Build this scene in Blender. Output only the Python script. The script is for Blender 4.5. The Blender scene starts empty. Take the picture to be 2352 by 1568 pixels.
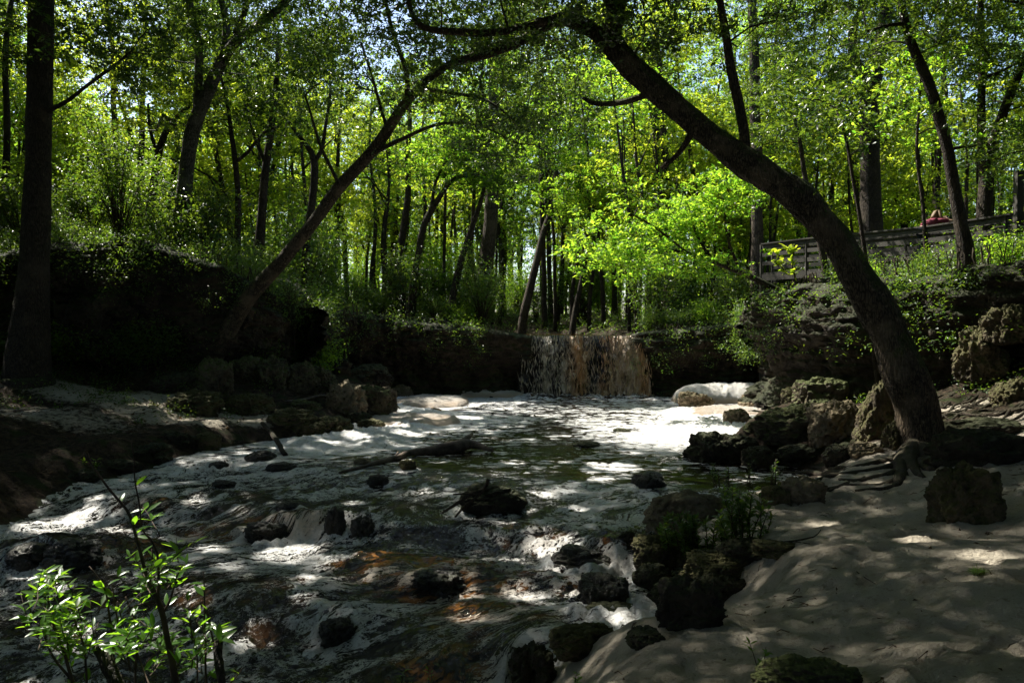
import bpy, math, random
import numpy as np
from mathutils import Vector, Matrix
rng = np.random.default_rng(7)
random.seed(7)
sc = bpy.context.scene
COL = sc.collection
# ------------------------------------------------------------------ camera maths (photo measured at 2352 x 1568)
FPX, CX, CY = 1764.0, 1176.0, 784.0
CAM = np.array([0.0, 0.0, 2.4])
PITCH = math.atan(24 / FPX)
def ray(px, py):
    u = (px - CX) / FPX; v = (CY - py) / FPX
    c, s = math.cos(PITCH), math.sin(PITCH)
    return np.array([u, c + v * s, v * c - s])
def at(px, py, Y):
    d = ray(px, py)
    return CAM + d * (Y / d[1])
# ------------------------------------------------------------------ noise
_P = rng.permutation(256); _P = np.concatenate([_P, _P, _P])
_G = rng.normal(size=(256, 3)); _G /= np.linalg.norm(_G, axis=1)[:, None]
def pn(p):
    p = np.asarray(p, dtype=np.float64)
    i = np.floor(p).astype(np.int64); f = p - i; i &= 255
    u = f * f * f * (f * (f * 6 - 15) + 10)
    out = 0
    for dx in (0, 1):
        a = _P[i[..., 0] + dx]
        for dy in (0, 1):
            b = _P[a + i[..., 1] + dy]
            for dz in (0, 1):
                g = _G[_P[b + i[..., 2] + dz]]
                w = (u[..., 0] if dx else 1 - u[..., 0]) * (u[..., 1] if dy else 1 - u[..., 1]) * (u[..., 2] if dz else 1 - u[..., 2])
                out = out + w * (g[..., 0] * (f[..., 0] - dx) + g[..., 1] * (f[..., 1] - dy) + g[..., 2] * (f[..., 2] - dz))
    return out * 1.5
def fbm(p, o=4, lac=2.03, g=0.5):
    s = 0; a = 1.0; p = np.asarray(p, dtype=np.float64)
    for k in range(o):
        s = s + a * pn(p + 17.3 * k); p = p * lac; a *= g
    return s
def ridged(p, o=4, g=0.5):
    s = 0; a = 1.0; p = np.asarray(p, dtype=np.float64)
    for k in range(o):
        s = s + a * (1 - 2 * np.abs(pn(p + 9.1 * k))); p = p * 2.1; a *= g
    return s
def P3(x, y, z=0.0, s=1.0):
    x = np.asarray(x, float); y = np.asarray(y, float)
    return np.stack([x * s, y * s, np.broadcast_to(np.asarray(z, float) * s, x.shape)], -1)
def sstep(a, b, x):
    t = np.clip((x - a) / (b - a), 0, 1); return t * t * (3 - 2 * t)
# ------------------------------------------------------------------ mesh / object helpers
def mesh_np(name, V, F, mat=None, smooth=True, attrs=None, uv=None, mats=None, midx=None):
    V = np.ascontiguousarray(V, dtype=np.float32); me = bpy.data.meshes.new(name)
    if isinstance(F, np.ndarray): Fs = [F]
    else: Fs = [np.asarray(f) for f in F if len(f)]
    nl = sum(f.size for f in Fs); nf = sum(len(f) for f in Fs)
    me.vertices.add(len(V)); me.vertices.foreach_set('co', V.ravel())
    me.loops.add(nl); me.loops.foreach_set('vertex_index', np.concatenate([f.ravel() for f in Fs]).astype(np.int32))
    me.polygons.add(nf)
    tot = np.concatenate([np.full(len(f), f.shape[1]) for f in Fs]).astype(np.int32)
    st = np.concatenate([[0], np.cumsum(tot)[:-1]]).astype(np.int32)
    me.polygons.foreach_set('loop_start', st)
    try: me.polygons.foreach_set('loop_total', tot)
    except Exception: pass
    me.polygons.foreach_set('use_smooth', np.full(nf, bool(smooth)))
    if midx is not None: me.polygons.foreach_set('material_index', np.asarray(midx, np.int32))
    if attrs:
        for k, a in attrs.items():
            t = me.attributes.new(k, 'FLOAT', 'POINT'); t.data.foreach_set('value', np.asarray(a, np.float32).ravel())
    if uv is not None:
        t = me.attributes.new('flow', 'FLOAT_VECTOR', 'POINT'); t.data.foreach_set('vector', np.asarray(uv, np.float32).ravel())
    me.update(calc_edges=True)
    for m in ([mat] if mat else []) + (mats or []): me.materials.append(m)
    return me
def link(name, data, parent=None):
    o = bpy.data.objects.new(name, data); COL.objects.link(o)
    if parent is not None: o.parent = parent
    return o
def tag(o, label=None, cat=None, group=None, kind=None):
    if label: o['label'] = label
    if cat: o['category'] = cat
    if group: o['group'] = group
    if kind: o['kind'] = kind
    return o
def thing(name, label, cat, loc=(0, 0, 0), group=None):
    o = link(name, None); o.location = tuple(float(v) for v in loc); return tag(o, label, cat, group)
class MB:
    """collects quads and tubes into one mesh"""
    def __init__(s): s.V = []; s.Q = []; s.T = []; s.n = 0
    def add(s, V, Q=None, T=None):
        V = np.asarray(V, float)
        if Q is not None and len(Q): s.Q.append(np.asarray(Q) + s.n)
        if T is not None and len(T): s.T.append(np.asarray(T) + s.n)
        s.V.append(V); s.n += len(V)
    def tube(s, pts, rad, seg=8, cap=True, jit=0.0, lump=0.0, seed=0):
        pts = np.asarray(pts, float); rad = np.asarray(rad, float) * np.ones(len(pts)); n = len(pts)
        if n < 2: return
        t = np.gradient(pts, axis=0); t /= np.linalg.norm(t, axis=1)[:, None] + 1e-9
        a = np.array([1.0, 0, 0]) if abs(t[0][0]) < 0.8 else np.array([0, 1.0, 0])
        N = np.zeros((n, 3)); u = a - t[0] * a.dot(t[0]); u /= np.linalg.norm(u)
        for i in range(n):
            u = u - t[i] * u.dot(t[i]); u /= np.linalg.norm(u) + 1e-9; N[i] = u
        B = np.cross(t, N); th = np.linspace(0, 2 * np.pi, seg, endpoint=False)
        ring = N[:, None, :] * np.cos(th)[None, :, None] + B[:, None, :] * np.sin(th)[None, :, None]
        R = rad[:, None] * np.ones((n, seg))
        base = pts[:, None, :] + ring * R[..., None]
        if lump:
            R = R * (1 + lump * fbm(base / (rad.max() * 2.2 + 1e-6) + seed * 7.7, 3))
        if jit:
            L = np.concatenate([[0], np.cumsum(np.linalg.norm(np.diff(pts, axis=0), axis=1))])
            q = np.stack([np.broadcast_to(np.cos(th) * 3.2, (n, seg)), np.broadcast_to(np.sin(th) * 3.2, (n, seg)), np.broadcast_to(L[:, None] * 1.3, (n, seg))], -1)
            R = R + jit * ridged(q + seed, 3)
        V = (pts[:, None, :] + ring * R[..., None]).reshape(-1, 3)
        i = np.arange(n - 1)[:, None] * seg; j = np.arange(seg)[None, :]; k = (j + 1) % seg
        Q = np.stack([i + j, i + k, i + seg + k, i + seg + j], -1).reshape(-1, 4)
        T = None
        if cap:
            V = np.concatenate([V, pts[:1], pts[-1:]])
            c0, c1 = n * seg, n * seg + 1; jj = np.arange(seg); kk = (jj + 1) % seg
            T = np.concatenate([np.stack([np.full(seg, c0), kk, jj], -1), np.stack([np.full(seg, c1), (n - 1) * seg + jj, (n - 1) * seg + kk], -1)])
        s.add(V, Q, T)
    def box(s, c, d, R=None):
        x, y, z = np.asarray(d, float) / 2
        V = np.array([[i, j, k] for i in (-x, x) for j in (-y, y) for k in (-z, z)])
        if R is not None: V = V @ np.asarray(R).T
        s.add(V + np.asarray(c), Q=[[0, 1, 3, 2], [4, 6, 7, 5], [0, 4, 5, 1], [2, 3, 7, 6], [0, 2, 6, 4], [1, 5, 7, 3]])
    def beam(s, a, b, w, h):
        a = np.asarray(a, float); b = np.asarray(b, float); d = b - a; L = np.linalg.norm(d); d /= L
        up = np.array([0, 0, 1.0]) if abs(d[2]) < 0.95 else np.array([0, 1.0, 0])
        r = np.cross(d, up); r /= np.linalg.norm(r); u = np.cross(r, d)
        s.box((a + b) / 2, (L, w, h), np.stack([d, r, u], 1))
    def mesh(s, name, mat, smooth=True, **k):
        V = np.concatenate(s.V) if s.V else np.zeros((0, 3))
        return mesh_np(name, V, [np.concatenate(s.Q) if s.Q else np.zeros((0, 4), int), np.concatenate(s.T) if s.T else np.zeros((0, 3), int)], mat, smooth, **k)
def smooth_path(pts, step):
    """Catmull-Rom through rows of any width"""
    P = np.asarray(pts, float); Q = np.vstack([2 * P[0] - P[1], P, 2 * P[-1] - P[-2]]); out = []
    for i in range(1, len(Q) - 2):
        L = np.linalg.norm((Q[i + 1] - Q[i])[:3]); n = max(2, int(L / step))
        for t in np.linspace(0, 1, n, endpoint=False):
            a, b, c, d = Q[i - 1], Q[i], Q[i + 1], Q[i + 2]
            out.append(0.5 * (2 * b + (c - a) * t + (2 * a - 5 * b + 4 * c - d) * t * t + (3 * b - a - 3 * c + d) * t ** 3))
    out.append(P[-1]); return np.array(out)
# ------------------------------------------------------------------ node helpers
class NT:
    def __init__(s, name):
        s.m = bpy.data.materials.new(name); s.m.use_nodes = True; s.t = s.m.node_tree; s.t.nodes.clear(); s.out = s.n('ShaderNodeOutputMaterial')
    def n(s, ty, _in=None, **k):
        nd = s.t.nodes.new(ty)
        for a, v in k.items(): setattr(nd, a, v)
        for a, v in (_in or {}).items():
            if isinstance(v, bpy.types.NodeSocket): s.t.links.new(v, nd.inputs[a])
            else: nd.inputs[a].default_value = v
        return nd
    def l(s, a, b): s.t.links.new(a, b)
    def noise(s, vec, scale, detail=4, rough=0.55, dist=0.0, out=0):
        nd = s.n('ShaderNodeTexNoise', {'Scale': scale, 'Detail': detail, 'Roughness': rough, 'Distortion': dist})
        if vec is not None: s.l(vec, nd.inputs['Vector'])
        return nd.outputs[out]
    def math(s, op, a, b=0.0, c=None, clamp=False):
        nd = s.n('ShaderNodeMath', operation=op, use_clamp=clamp)
        for i, v in enumerate((a, b) if c is None else (a, b, c)):
            if isinstance(v, bpy.types.NodeSocket): s.l(v, nd.inputs[i])
            else: nd.inputs[i].default_value = v
        return nd.outputs[0]
    def mr(s, v, a, b, c=0.0, d=1.0, smooth=True):
        nd = s.n('ShaderNodeMapRange', interpolation_type='SMOOTHSTEP' if smooth else 'LINEAR')
        for i, x in enumerate((v, a, b, c, d)):
            if isinstance(x, bpy.types.NodeSocket): s.l(x, nd.inputs[i])
            else: nd.inputs[i].default_value = x
        return nd.outputs[0]
    def mix(s, f, a, b):
        nd = s.n('ShaderNodeMix', data_type='RGBA')
        for i, x in ((0, f), (6, a), (7, b)):
            if isinstance(x, bpy.types.NodeSocket): s.l(x, nd.inputs[i])
            else: nd.inputs[i].default_value = x if i == 0 else (*x, 1.0)[:4]
        return nd.outputs[2]
    def ramp(s, v, stops):
        nd = s.n('ShaderNodeValToRGB'); s.l(v, nd.inputs[0]); e = nd.color_ramp.elements
        while len(e) < len(stops): e.new(0.5)
        for i, (p, c) in enumerate(stops): e[i].position = p; e[i].color = (*c, 1.0)
        return nd.outputs[0]
    def bump(s, h, strength=0.5, dist=0.02, nrm=None):
        nd = s.n('ShaderNodeBump', {'Strength': strength, 'Distance': dist}); s.l(h, nd.inputs['Height'])
        if nrm is not None: s.l(nrm, nd.inputs['Normal'])
        return nd.outputs[0]
    def bsdf(s, color, rough=0.6, spec=0.5, nrm=None, **k):
        nd = s.n('ShaderNodeBsdfPrincipled')
        for key, v in (('Base Color', color), ('Roughness', rough), ('Specular IOR Level', spec)):
            if isinstance(v, bpy.types.NodeSocket): s.l(v, nd.inputs[key])
            else: nd.inputs[key].default_value = (*v, 1.0) if key == 'Base Color' else v
        if nrm is not None: s.l(nrm, nd.inputs['Normal'])
        for key, v in k.items(): nd.inputs[key].default_value = v
        return nd
    def attr(s, name, out='Fac'): return s.n('ShaderNodeAttribute', attribute_name=name).outputs[out]
    def obj(s): return s.n('ShaderNodeTexCoord').outputs['Object']
    def geo(s, o): return s.n('ShaderNodeNewGeometry').outputs[o]
    def fin(s, sh): s.l(sh.outputs[0] if hasattr(sh, 'outputs') else sh, s.out.inputs[0]); return s.m
M = {}
def m_leaf(name, cols, trans, tfac=0.5, rough=0.38, tint=0.5):
    t = NT(name); r = t.geo('Random Per Island')
    c = t.ramp(r, [(i / (len(cols) - 1), x) for i, x in enumerate(cols)])
    b = t.bsdf(c, rough, 0.5)
    r2 = t.math('FRACT', t.math('MULTIPLY', r, 7.31))
    tc = t.ramp(r2, [(0, trans[0]), (1, trans[1])])
    tr = t.n('ShaderNodeBsdfTranslucent'); t.l(tc, tr.inputs['Color'])
    mx = t.n('ShaderNodeMixShader', {0: tfac}); t.l(b.outputs[0], mx.inputs[1]); t.l(tr.outputs[0], mx.inputs[2])
    M[name] = t.fin(mx.outputs[0])
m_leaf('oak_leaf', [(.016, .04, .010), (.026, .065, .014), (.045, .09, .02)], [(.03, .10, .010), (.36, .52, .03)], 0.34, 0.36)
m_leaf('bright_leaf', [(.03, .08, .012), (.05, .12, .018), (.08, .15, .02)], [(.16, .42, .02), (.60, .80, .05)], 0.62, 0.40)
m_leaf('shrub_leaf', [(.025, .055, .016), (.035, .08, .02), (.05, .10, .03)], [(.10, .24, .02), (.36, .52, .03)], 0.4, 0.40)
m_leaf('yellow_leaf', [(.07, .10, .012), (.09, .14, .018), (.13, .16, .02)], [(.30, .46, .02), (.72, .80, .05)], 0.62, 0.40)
m_leaf('fore_leaf', [(.035, .09, .012), (.05, .12, .02), (.07, .15, .02)], [(.25, .55, .02), (.42, .68, .03)], 0.45, 0.30)
m_leaf('grass_blade', [(.03, .07, .01), (.06, .12, .02), (.10, .14, .03)], [(.2, .4, .02), (.4, .6, .05)], 0.4, 0.5)
m_leaf('litter_leaf', [(.05, .03, .015), (.10, .06, .03), (.03, .018, .01)], [(.15, .08, .02), (.25, .14, .04)], 0.2, 0.6)
def m_bark(name, dark, light, moss=(0.035, 0.06, 0.012), mamt=0.5, scale=1.0, mottle=0.5):
    t = NT(name); o = t.obj()
    mp = t.n('ShaderNodeMapping'); t.l(o, mp.inputs[0]); mp.inputs['Scale'].default_value = (1, 1, 0.20)
    w = t.noise(o, 2.0 * scale, 3)
    v = t.n('ShaderNodeTexVoronoi', {'Scale': 30 * scale}, feature='DISTANCE_TO_EDGE'); 
    add = t.n('ShaderNodeVectorMath', operation='MULTIPLY_ADD'); t.l(t.noise(mp.outputs[0], 6 * scale, 2, out=1), add.inputs[0]); add.inputs[1].default_value = (.10, .10, .05); t.l(mp.outputs[0], add.inputs[2])
    t.l(add.outputs[0], v.inputs['Vector'])
    crack = t.mr(t.math('ADD', v.outputs['Distance'], t.math('MULTIPLY', t.noise(o, 9 * scale, 4), .16)), 0.04, 0.30)
    f = t.noise(mp.outputs[0], 30 * scale, 5)
    hgt = t.math('ADD', t.math('MULTIPLY', crack, 0.7), t.math('MULTIPLY', f, 0.5))
    c = t.mix(crack, dark, light); c = t.mix(t.mr(w, .45, .7, 0, mottle), c, tuple(x * 1.9 for x in light)); c = t.mix(t.mr(t.noise(o, 13, 5, .7), .56, .66, 0, mottle), c, tuple(x * 2.6 for x in light))
    nz = t.n('ShaderNodeSeparateXYZ'); t.l(t.geo('Normal'), nz.inputs[0])
    mm = t.math('ADD', t.math('MULTIPLY', nz.outputs[2], 0.5), t.noise(o, 3.2, 4))
    mk = t.mr(mm, 0.62, 0.85, 0, mamt)
    c = t.mix(mk, c, moss)
    M[name] = t.fin(t.bsdf(c, 0.85, 0.25, t.bump(hgt, 0.9, 0.03)))
m_bark('bark', (.012, .009, .006), (.045, .034, .024))
m_bark('bark_oak', (.010, .007, .005), (.075, .056, .036), (.045, .065, .012), 0.8, mottle=.8)
m_bark('bark_pine', (.02, .013, .009), (.065, .05, .037), mamt=0.0, scale=0.6)
m_bark('bark_grey', (.02, .017, .014), (.10, .09, .075), mamt=0.35, scale=1.2)
m_bark('root_bark', (.012, .009, .006), (.055, .04, .028), mamt=0.2, scale=2.0)
def m_rock(name, c0, c1, moss=(.045, .06, .012), mamt=0.8, th=0.55, sc_=1.0):
    t = NT(name); o = t.obj()
    sc3 = t.n('ShaderNodeVectorMath', operation='MULTIPLY'); sp = t.geo('Position'); t.l(sp, sc3.inputs[0]); sc3.inputs[1].default_value = (sc_,) * 3
    p = sc3.outputs[0]
    a = t.noise(p, 2.2, 5, 0.6); b = t.noise(p, 11, 6, 0.65, 0.4); d = t.noise(p, 45, 3, 0.6)
    v = t.n('ShaderNodeTexVoronoi', {'Scale': 9.0}); t.l(p, v.inputs['Vector'])
    v2 = t.n('ShaderNodeTexVoronoi', {'Scale': 27.0}); t.l(p, v2.inputs['Vector'])
    pit = t.mr(v.outputs[0], 0.1, 0.5); pit2 = t.mr(v2.outputs[0], 0.05, 0.45)
    c = t.mix(t.mr(a, .35, .65), c0, c1); c = t.mix(t.mr(b, .55, .75, 0, .6), c, tuple(x * 1.6 for x in c1))
    c = t.mix(t.math('MULTIPLY', t.math('SUBTRACT', 1.0, pit), 0.55), c, tuple(x * .3 for x in c0))
    nz = t.n('ShaderNodeSeparateXYZ'); t.l(t.geo('Normal'), nz.inputs[0])
    mm = t.math('ADD', t.math('MULTIPLY', nz.outputs[2], 0.35), t.math('MULTIPLY', t.math('ADD', a, b), 0.5))
    mk = t.mr(mm, th, th + 0.2, 0, mamt)
    c = t.mix(mk, c, t.mix(t.mr(d, .4, .6), moss, tuple(x * 1.7 for x in moss)))
    h = t.math('ADD', t.math('MULTIPLY', pit, .35), t.math('ADD', t.math('MULTIPLY', b, 0.6), t.math('ADD', t.math('MULTIPLY', d, 0.12), t.math('MULTIPLY', pit2, 0.15))))
    M[name] = t.fin(t.bsdf(c, 0.8, 0.3, t.bump(h, 1.0, 0.09)))
m_rock('rock', (.04, .03, .019), (.12, .095, .058))
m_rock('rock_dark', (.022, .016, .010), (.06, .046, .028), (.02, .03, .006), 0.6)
m_rock('rock_mossy', (.045, .034, .019), (.14, .105, .058), (.046, .047, .011), 0.8, 0.46)
m_rock('rock_warm', (.12, .085, .05), (.26, .20, .13), mamt=0.3)
m_rock('cliff', (.014, .010, .006), (.048, .034, .02), (.016, .022, .005), 0.7, 0.5, 0.8)
# wet rocks in the stream
t = NT('wet_rock'); p = t.geo('Position'); a = t.noise(p, 3, 5); b = t.noise(p, 24, 5, .65)
c = t.mix(t.mr(a, .35, .7), (.006, .005, .003), (.03, .022, .012))
nz = t.n('ShaderNodeSeparateXYZ'); t.l(t.geo('Normal'), nz.inputs[0])
mk = t.mr(t.math('ADD', t.math('MULTIPLY', nz.outputs[2], .35), a), .72, .95, 0, .55); c = t.mix(mk, c, (.022, .03, .006))
M['wet_rock'] = t.fin(t.bsdf(c, t.mr(b, .35, .65, .25, .6), 0.5, t.bump(t.math('ADD', b, t.math('MULTIPLY', a, .6)), 0.9, 0.05)))
# ground: sand / soil / litter by attribute
t = NT('ground'); p = t.geo('Position')
sand = t.attr('sand'); n1 = t.noise(p, 1.3, 5); n2 = t.noise(p, 9, 6, .7); n3 = t.noise(p, 60, 3, .6); n4 = t.noise(p, 260, 2)
cs = t.mix(t.mr(n1, .3, .7), (.47, .415, .325), (.58, .52, .415)); cs = t.mix(t.mr(n2, .54, .68, 0, .75), cs, (.30, .245, .18))
cs = t.mix(t.mr(n4, .60, .72, 0, .5), cs, (.18, .135, .09)); cs = t.mix(t.mr(n3, .60, .72, 0, .5), cs, (.17, .13, .09))
cd = t.mix(t.mr(n2, .35, .68), (.02, .014, .009), (.085, .06, .038)); cd = t.mix(t.mr(n3, .55, .7, 0, .6), cd, (.13, .09, .055))
moss = t.mr(t.noise(p, 2.6, 4), .5, .65, 0, .7); cd = t.mix(moss, cd, (.03, .05, .012))
nzz = t.n('ShaderNodeSeparateXYZ'); t.l(t.geo('Normal'), nzz.inputs[0])
k = t.mr(t.math('ADD', sand, t.math('MULTIPLY', t.math('SUBTRACT', n2, .5), .9)), .38, .62)
c = t.mix(k, cd, cs)
n5 = t.noise(p, 22, 5, .7, .6)
h = t.math('ADD', t.math('ADD', t.math('MULTIPLY', n2, .8), t.math('MULTIPLY', n5, 1.1)), t.math('ADD', t.math('MULTIPLY', n3, .25), t.math('MULTIPLY', n4, .06)))
M['ground'] = t.fin(t.bsdf(c, 0.9, 0.15, t.bump(h, 1.0, 0.11)))
# water with foam
t = NT('water'); fl = t.attr('flow', 'Vector'); foam = t.attr('foam'); pool = t.attr('pool'); amb = t.attr('amber'); P = t.geo('Position')
def mapv(v, s): 
    m = t.n('ShaderNodeVectorMath', operation='MULTIPLY'); t.l(v, m.inputs[0]); m.inputs[1].default_value = s; return m.outputs[0]
fr = mapv(fl, (0.78, 1.35, 1))
# streaky network in the rapids
r1 = t.noise(fr, 3.2, 9, .70, 0.35); r2 = t.noise(fr, 9.0, 7, .72, .4)
lace = t.math('SUBTRACT', 1.0, t.math('MULTIPLY', t.math('ABSOLUTE', t.math('SUBTRACT', r1, 0.5)), 13.0))
lace2 = t.math('SUBTRACT', 1.0, t.math('MULTIPLY', t.math('ABSOLUTE', t.math('SUBTRACT', r2, 0.5)), 11.0))
net = t.math('MAXIMUM', t.math('MAXIMUM', lace, t.math('MULTIPLY', lace2, 1.0)), 0.0)
rap = t.math('ADD', t.math('MULTIPLY', net, .48), t.math('ADD', .10, t.mr(t.noise(fr, 1.5, 7, .68, .4), .38, .62, 0, .34)))
# rafts of foam in the pool
pp = mapv(P, (0.55, 1.0, 0)); 
q1 = t.noise(pp, 2.3, 7, .64, .5); vo = t.n('ShaderNodeTexVoronoi', {'Scale': 3.4}, feature='DISTANCE_TO_EDGE'); 
wv = t.n('ShaderNodeVectorMath', operation='MULTIPLY_ADD'); t.l(t.noise(pp, 3.5, 3, out=1), wv.inputs[0]); wv.inputs[1].default_value = (.5, .5, 0); t.l(pp, wv.inputs[2]); t.l(wv.outputs[0], vo.inputs['Vector'])
cell = t.mr(vo.outputs[0], 0.0, 0.14)
q2 = t.noise(pp, 7.0, 5, .65, .4)
pf = t.math('ADD', t.math('ADD', t.math('MULTIPLY', q1, .85), t.math('MULTIPLY', q2, .65)), t.math('SUBTRACT', t.math('MULTIPLY', cell, .2), .35))
base = t.mix(pool, rap, pf); sep = t.n('ShaderNodeSeparateColor'); t.l(base, sep.inputs[0]); bv = sep.outputs[0]
fine = t.noise(P, 42, 4, .7); fine2 = t.noise(P, 150, 2, .6)
lvl = t.math('ADD', t.math('ADD', bv, t.math('MULTIPLY', t.math('SUBTRACT', fine, .5), .42)), t.math('SUBTRACT', foam, t.mr(pool, 0, 1, .562, .505)))
mask = t.mr(lvl, .655, .715)
thin = t.math('MULTIPLY', t.mr(lvl, .54, .66, 0, .06), t.mr(fine2, .4, .6, .4, 1))
am2 = t.math('MULTIPLY', amb, t.mr(t.noise(fr, 5.5, 6, .7, .6), .48, .60))
wc = t.mix(am2, (.005, .0032, .0015), (.24, .10, .022))
fc = t.mix(t.mr(t.noise(P, 6, 4), .4, .7), (.80, .81, .80), (.70, .68, .64)); fc = t.mix(t.math('MULTIPLY', amb, .55), fc, (.55, .36, .18)); fc = t.mix(t.mr(t.noise(P, 17, 6, .72, .5), .48, .68, 0, .75), fc, (.30, .28, .24)); fc = t.mix(t.mr(t.noise(P, 5.5, 5, .7, .5), .52, .66, 0, .45), fc, (.36, .34, .30))
mk = t.math('MAXIMUM', mask, thin)
c = t.mix(mk, wc, fc)
rough = t.mr(mk, 0, .8, .03, .42)
rip = t.noise(mapv(fl, (1.0, 1.9, 1)), 6.0, 6, .65, .8); rip2 = t.noise(P, 26, 4, .65, .5)
hw = t.math('ADD', t.math('MULTIPLY', rip, 1.0), t.math('MULTIPLY', rip2, .35))
hf = t.math('ADD', t.math('MULTIPLY', mask, .5), t.math('ADD', t.math('MULTIPLY', fine, .5), t.math('MULTIPLY', fine2, .3)))
h = t.math('ADD', t.math('MULTIPLY', hw, .8), t.math('MULTIPLY', t.math('MULTIPLY', hf, mk), .6))
M['water'] = t.fin(t.bsdf(c, rough, t.mr(mk, 0, 1, .42, .6), t.bump(h, t.mix(t.math('MULTIPLY', pool, t.math('SUBTRACT', 1.0, mk)), (1, 1, 1), (.22, .22, .22)), 0.075), IOR=1.33))
# foam mound
t = NT('foam'); P = t.geo('Position'); a = t.noise(P, 9, 5, .7); b = t.noise(P, 60, 3, .65); d = t.noise(P, 200, 2)
sz = t.n('ShaderNodeSeparateXYZ'); t.l(P, sz.inputs[0])
c = t.mix(t.mr(a, .35, .7), (.82, .80, .76), (.70, .66, .58)); c = t.mix(t.mr(sz.outputs[2], .30, .05, 0, .7), c, (.42, .27, .14))
bb = t.bsdf(c, .4, .5, t.bump(t.math('ADD', t.math('ADD', a, t.math('MULTIPLY', b, .5)), t.math('MULTIPLY', d, .5)), 1.0, .08)); bb.inputs['Subsurface Weight'].default_value = 0.0
M['foam'] = t.fin(bb)
# waterfall sheet
t = NT('waterfall'); fl = t.attr('flow', 'Vector'); am = t.attr('amber'); tk = t.attr('foam')
s1 = t.n('ShaderNodeVectorMath', operation='MULTIPLY'); t.l(fl, s1.inputs[0]); s1.inputs[1].default_value = (2.2, .22, 1)
s2 = t.n('ShaderNodeVectorMath', operation='MULTIPLY'); t.l(fl, s2.inputs[0]); s2.inputs[1].default_value = (3.6, 1.7, 1)
a = t.noise(s1.outputs[0], 2.0, 6, .65, .4); b = t.noise(s2.outputs[0], 2.2, 6, .7, .8); d = t.noise(fl, 55, 3, .7)
l = t.math('ADD', t.math('ADD', t.math('MULTIPLY', a, 1.3), t.math('MULTIPLY', b, 1.1)), t.math('SUBTRACT', t.math('MULTIPLY', tk, .8), 1.22))
mk = t.mr(t.math('ADD', l, t.math('MULTIPLY', t.math('SUBTRACT', d, .5), .35)), .48, .72)
fc = t.mix(am, (.36, .31, .23), (.42, .20, .065)); fc = t.mix(t.mr(b, .52, .68), fc, (.72, .62, .47))
c = t.mix(mk, (.014, .009, .005), fc)
h = t.math('ADD', t.math('MULTIPLY', a, .6), t.math('ADD', t.math('MULTIPLY', b, .8), t.math('MULTIPLY', d, .3)))
M['waterfall'] = t.fin(t.bsdf(c, t.mr(mk, 0, 1, .06, .45), .5, t.bump(h, 1.0, .07)))
def m_plain(name, c0, c1, rough=.7, sc_=8, bs=.4, bd=.01):
    t = NT(name); o = t.obj(); a = t.noise(o, sc_, 5); M[name] = t.fin(t.bsdf(t.mix(t.mr(a, .3, .7), c0, c1), rough, .3, t.bump(t.noise(o, sc_ * 5, 4), bs, bd)))
t = NT('old_wood'); o = t.obj(); mp = t.n('ShaderNodeMapping'); t.l(o, mp.inputs[0]); mp.inputs['Scale'].default_value = (1, 1, 1)
a = t.noise(mp.outputs[0], 3, 4); b = t.noise(mp.outputs[0], 50, 5, .7, 1.0)
M['old_wood'] = t.fin(t.bsdf(t.mix(t.mr(b, .3, .7), t.mix(a, (.02, .018, .015), (.034, .031, .026)), (.066, .06, .05)), .75, .3, t.bump(b, .6, .01)))
m_plain('twig', (.02, .012, .008), (.07, .045, .028), .8, 12)
m_plain('driftwood', (.03, .02, .013), (.12, .09, .065), .7, 6, .8, .02)
m_plain('skin', (.42, .26, .18), (.50, .31, .22), .5, 6, .1, .002)
m_plain('hair', (.10, .06, .03), (.20, .12, .055), .5, 30, .6, .01)
m_plain('pink_cloth', (.16, .022, .045), (.24, .05, .08), .85, 12)
m_plain('denim', (.03, .05, .09), (.06, .08, .14), .85, 20)
m_plain('black_plastic', (.01, .01, .01), (.015, .015, .015), .25, 4, 0)
m_plain('vine', (.025, .018, .01), (.07, .055, .03), .85, 10)
# ------------------------------------------------------------------ terrain functions
SHORE = np.array([(0.9, 28.9), (4.95, 28.9), (9.2, 28.4), (9.3, 26.5), (8.7, 24.6), (7.3, 22), (5.7, 19), (4.3, 16.2), (4.0, 15.0), (4.7, 14.0), (5.0, 13.1), (4.0, 11.6),
                  (2.2, 10.5), (1.75, 9.4), (1.75, 8.4), (1.65, 7.5), (1.5, 7.05), (0.75, 6.75), (0.15, 6.6), (0.0, 6.0), (-0.2, 5.2), (-1.5, 4.7), (-4, 4.4), (-9, 4.2), (-16, 4.0),
                  (-16, 8.6), (-9, 9.2), (-7.0, 10.4), (-7.1, 12.2), (-6.6, 13.5), (-5.9, 15.3), (-5.3, 16.4), (-4.1, 17.2), (-3.3, 20.2), (-3.2, 23.5), (-3.9, 26), (-3.9, 28.9)])
RIM = np.array([(-24, -8, 4.2), (-24, 8, 4.0), (-20, 14.5, 4.2), (-16, 18, 4.4), (-13, 19.3, 4.3), (-10, 20.0, 4.75), (-8.1, 20.7, 4.2), (-7.0, 22.3, 3.2), (-7.3, 25, 3.05), (-6.7, 28.0, 3.1),
                (-3, 28.6, 2.75), (0.1, 28.7, 2.3), (2.5, 28.75, 2.12), (4.95, 28.7, 2.35), (7, 28.4, 2.65), (9.3, 28.2, 2.8), (9.7, 25.5, 3.2), (8.1, 21.8, 3.4), (8.3, 19.2, 3.5), (9.6, 17.4, 3.6),
                (10.6, 16, 3.75), (12.5, 14.8, 4.0), (14.5, 12.5, 4.3), (15.5, 9, 4.8), (17, 3, 4.8), (17, -8, 4.8)])
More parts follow.
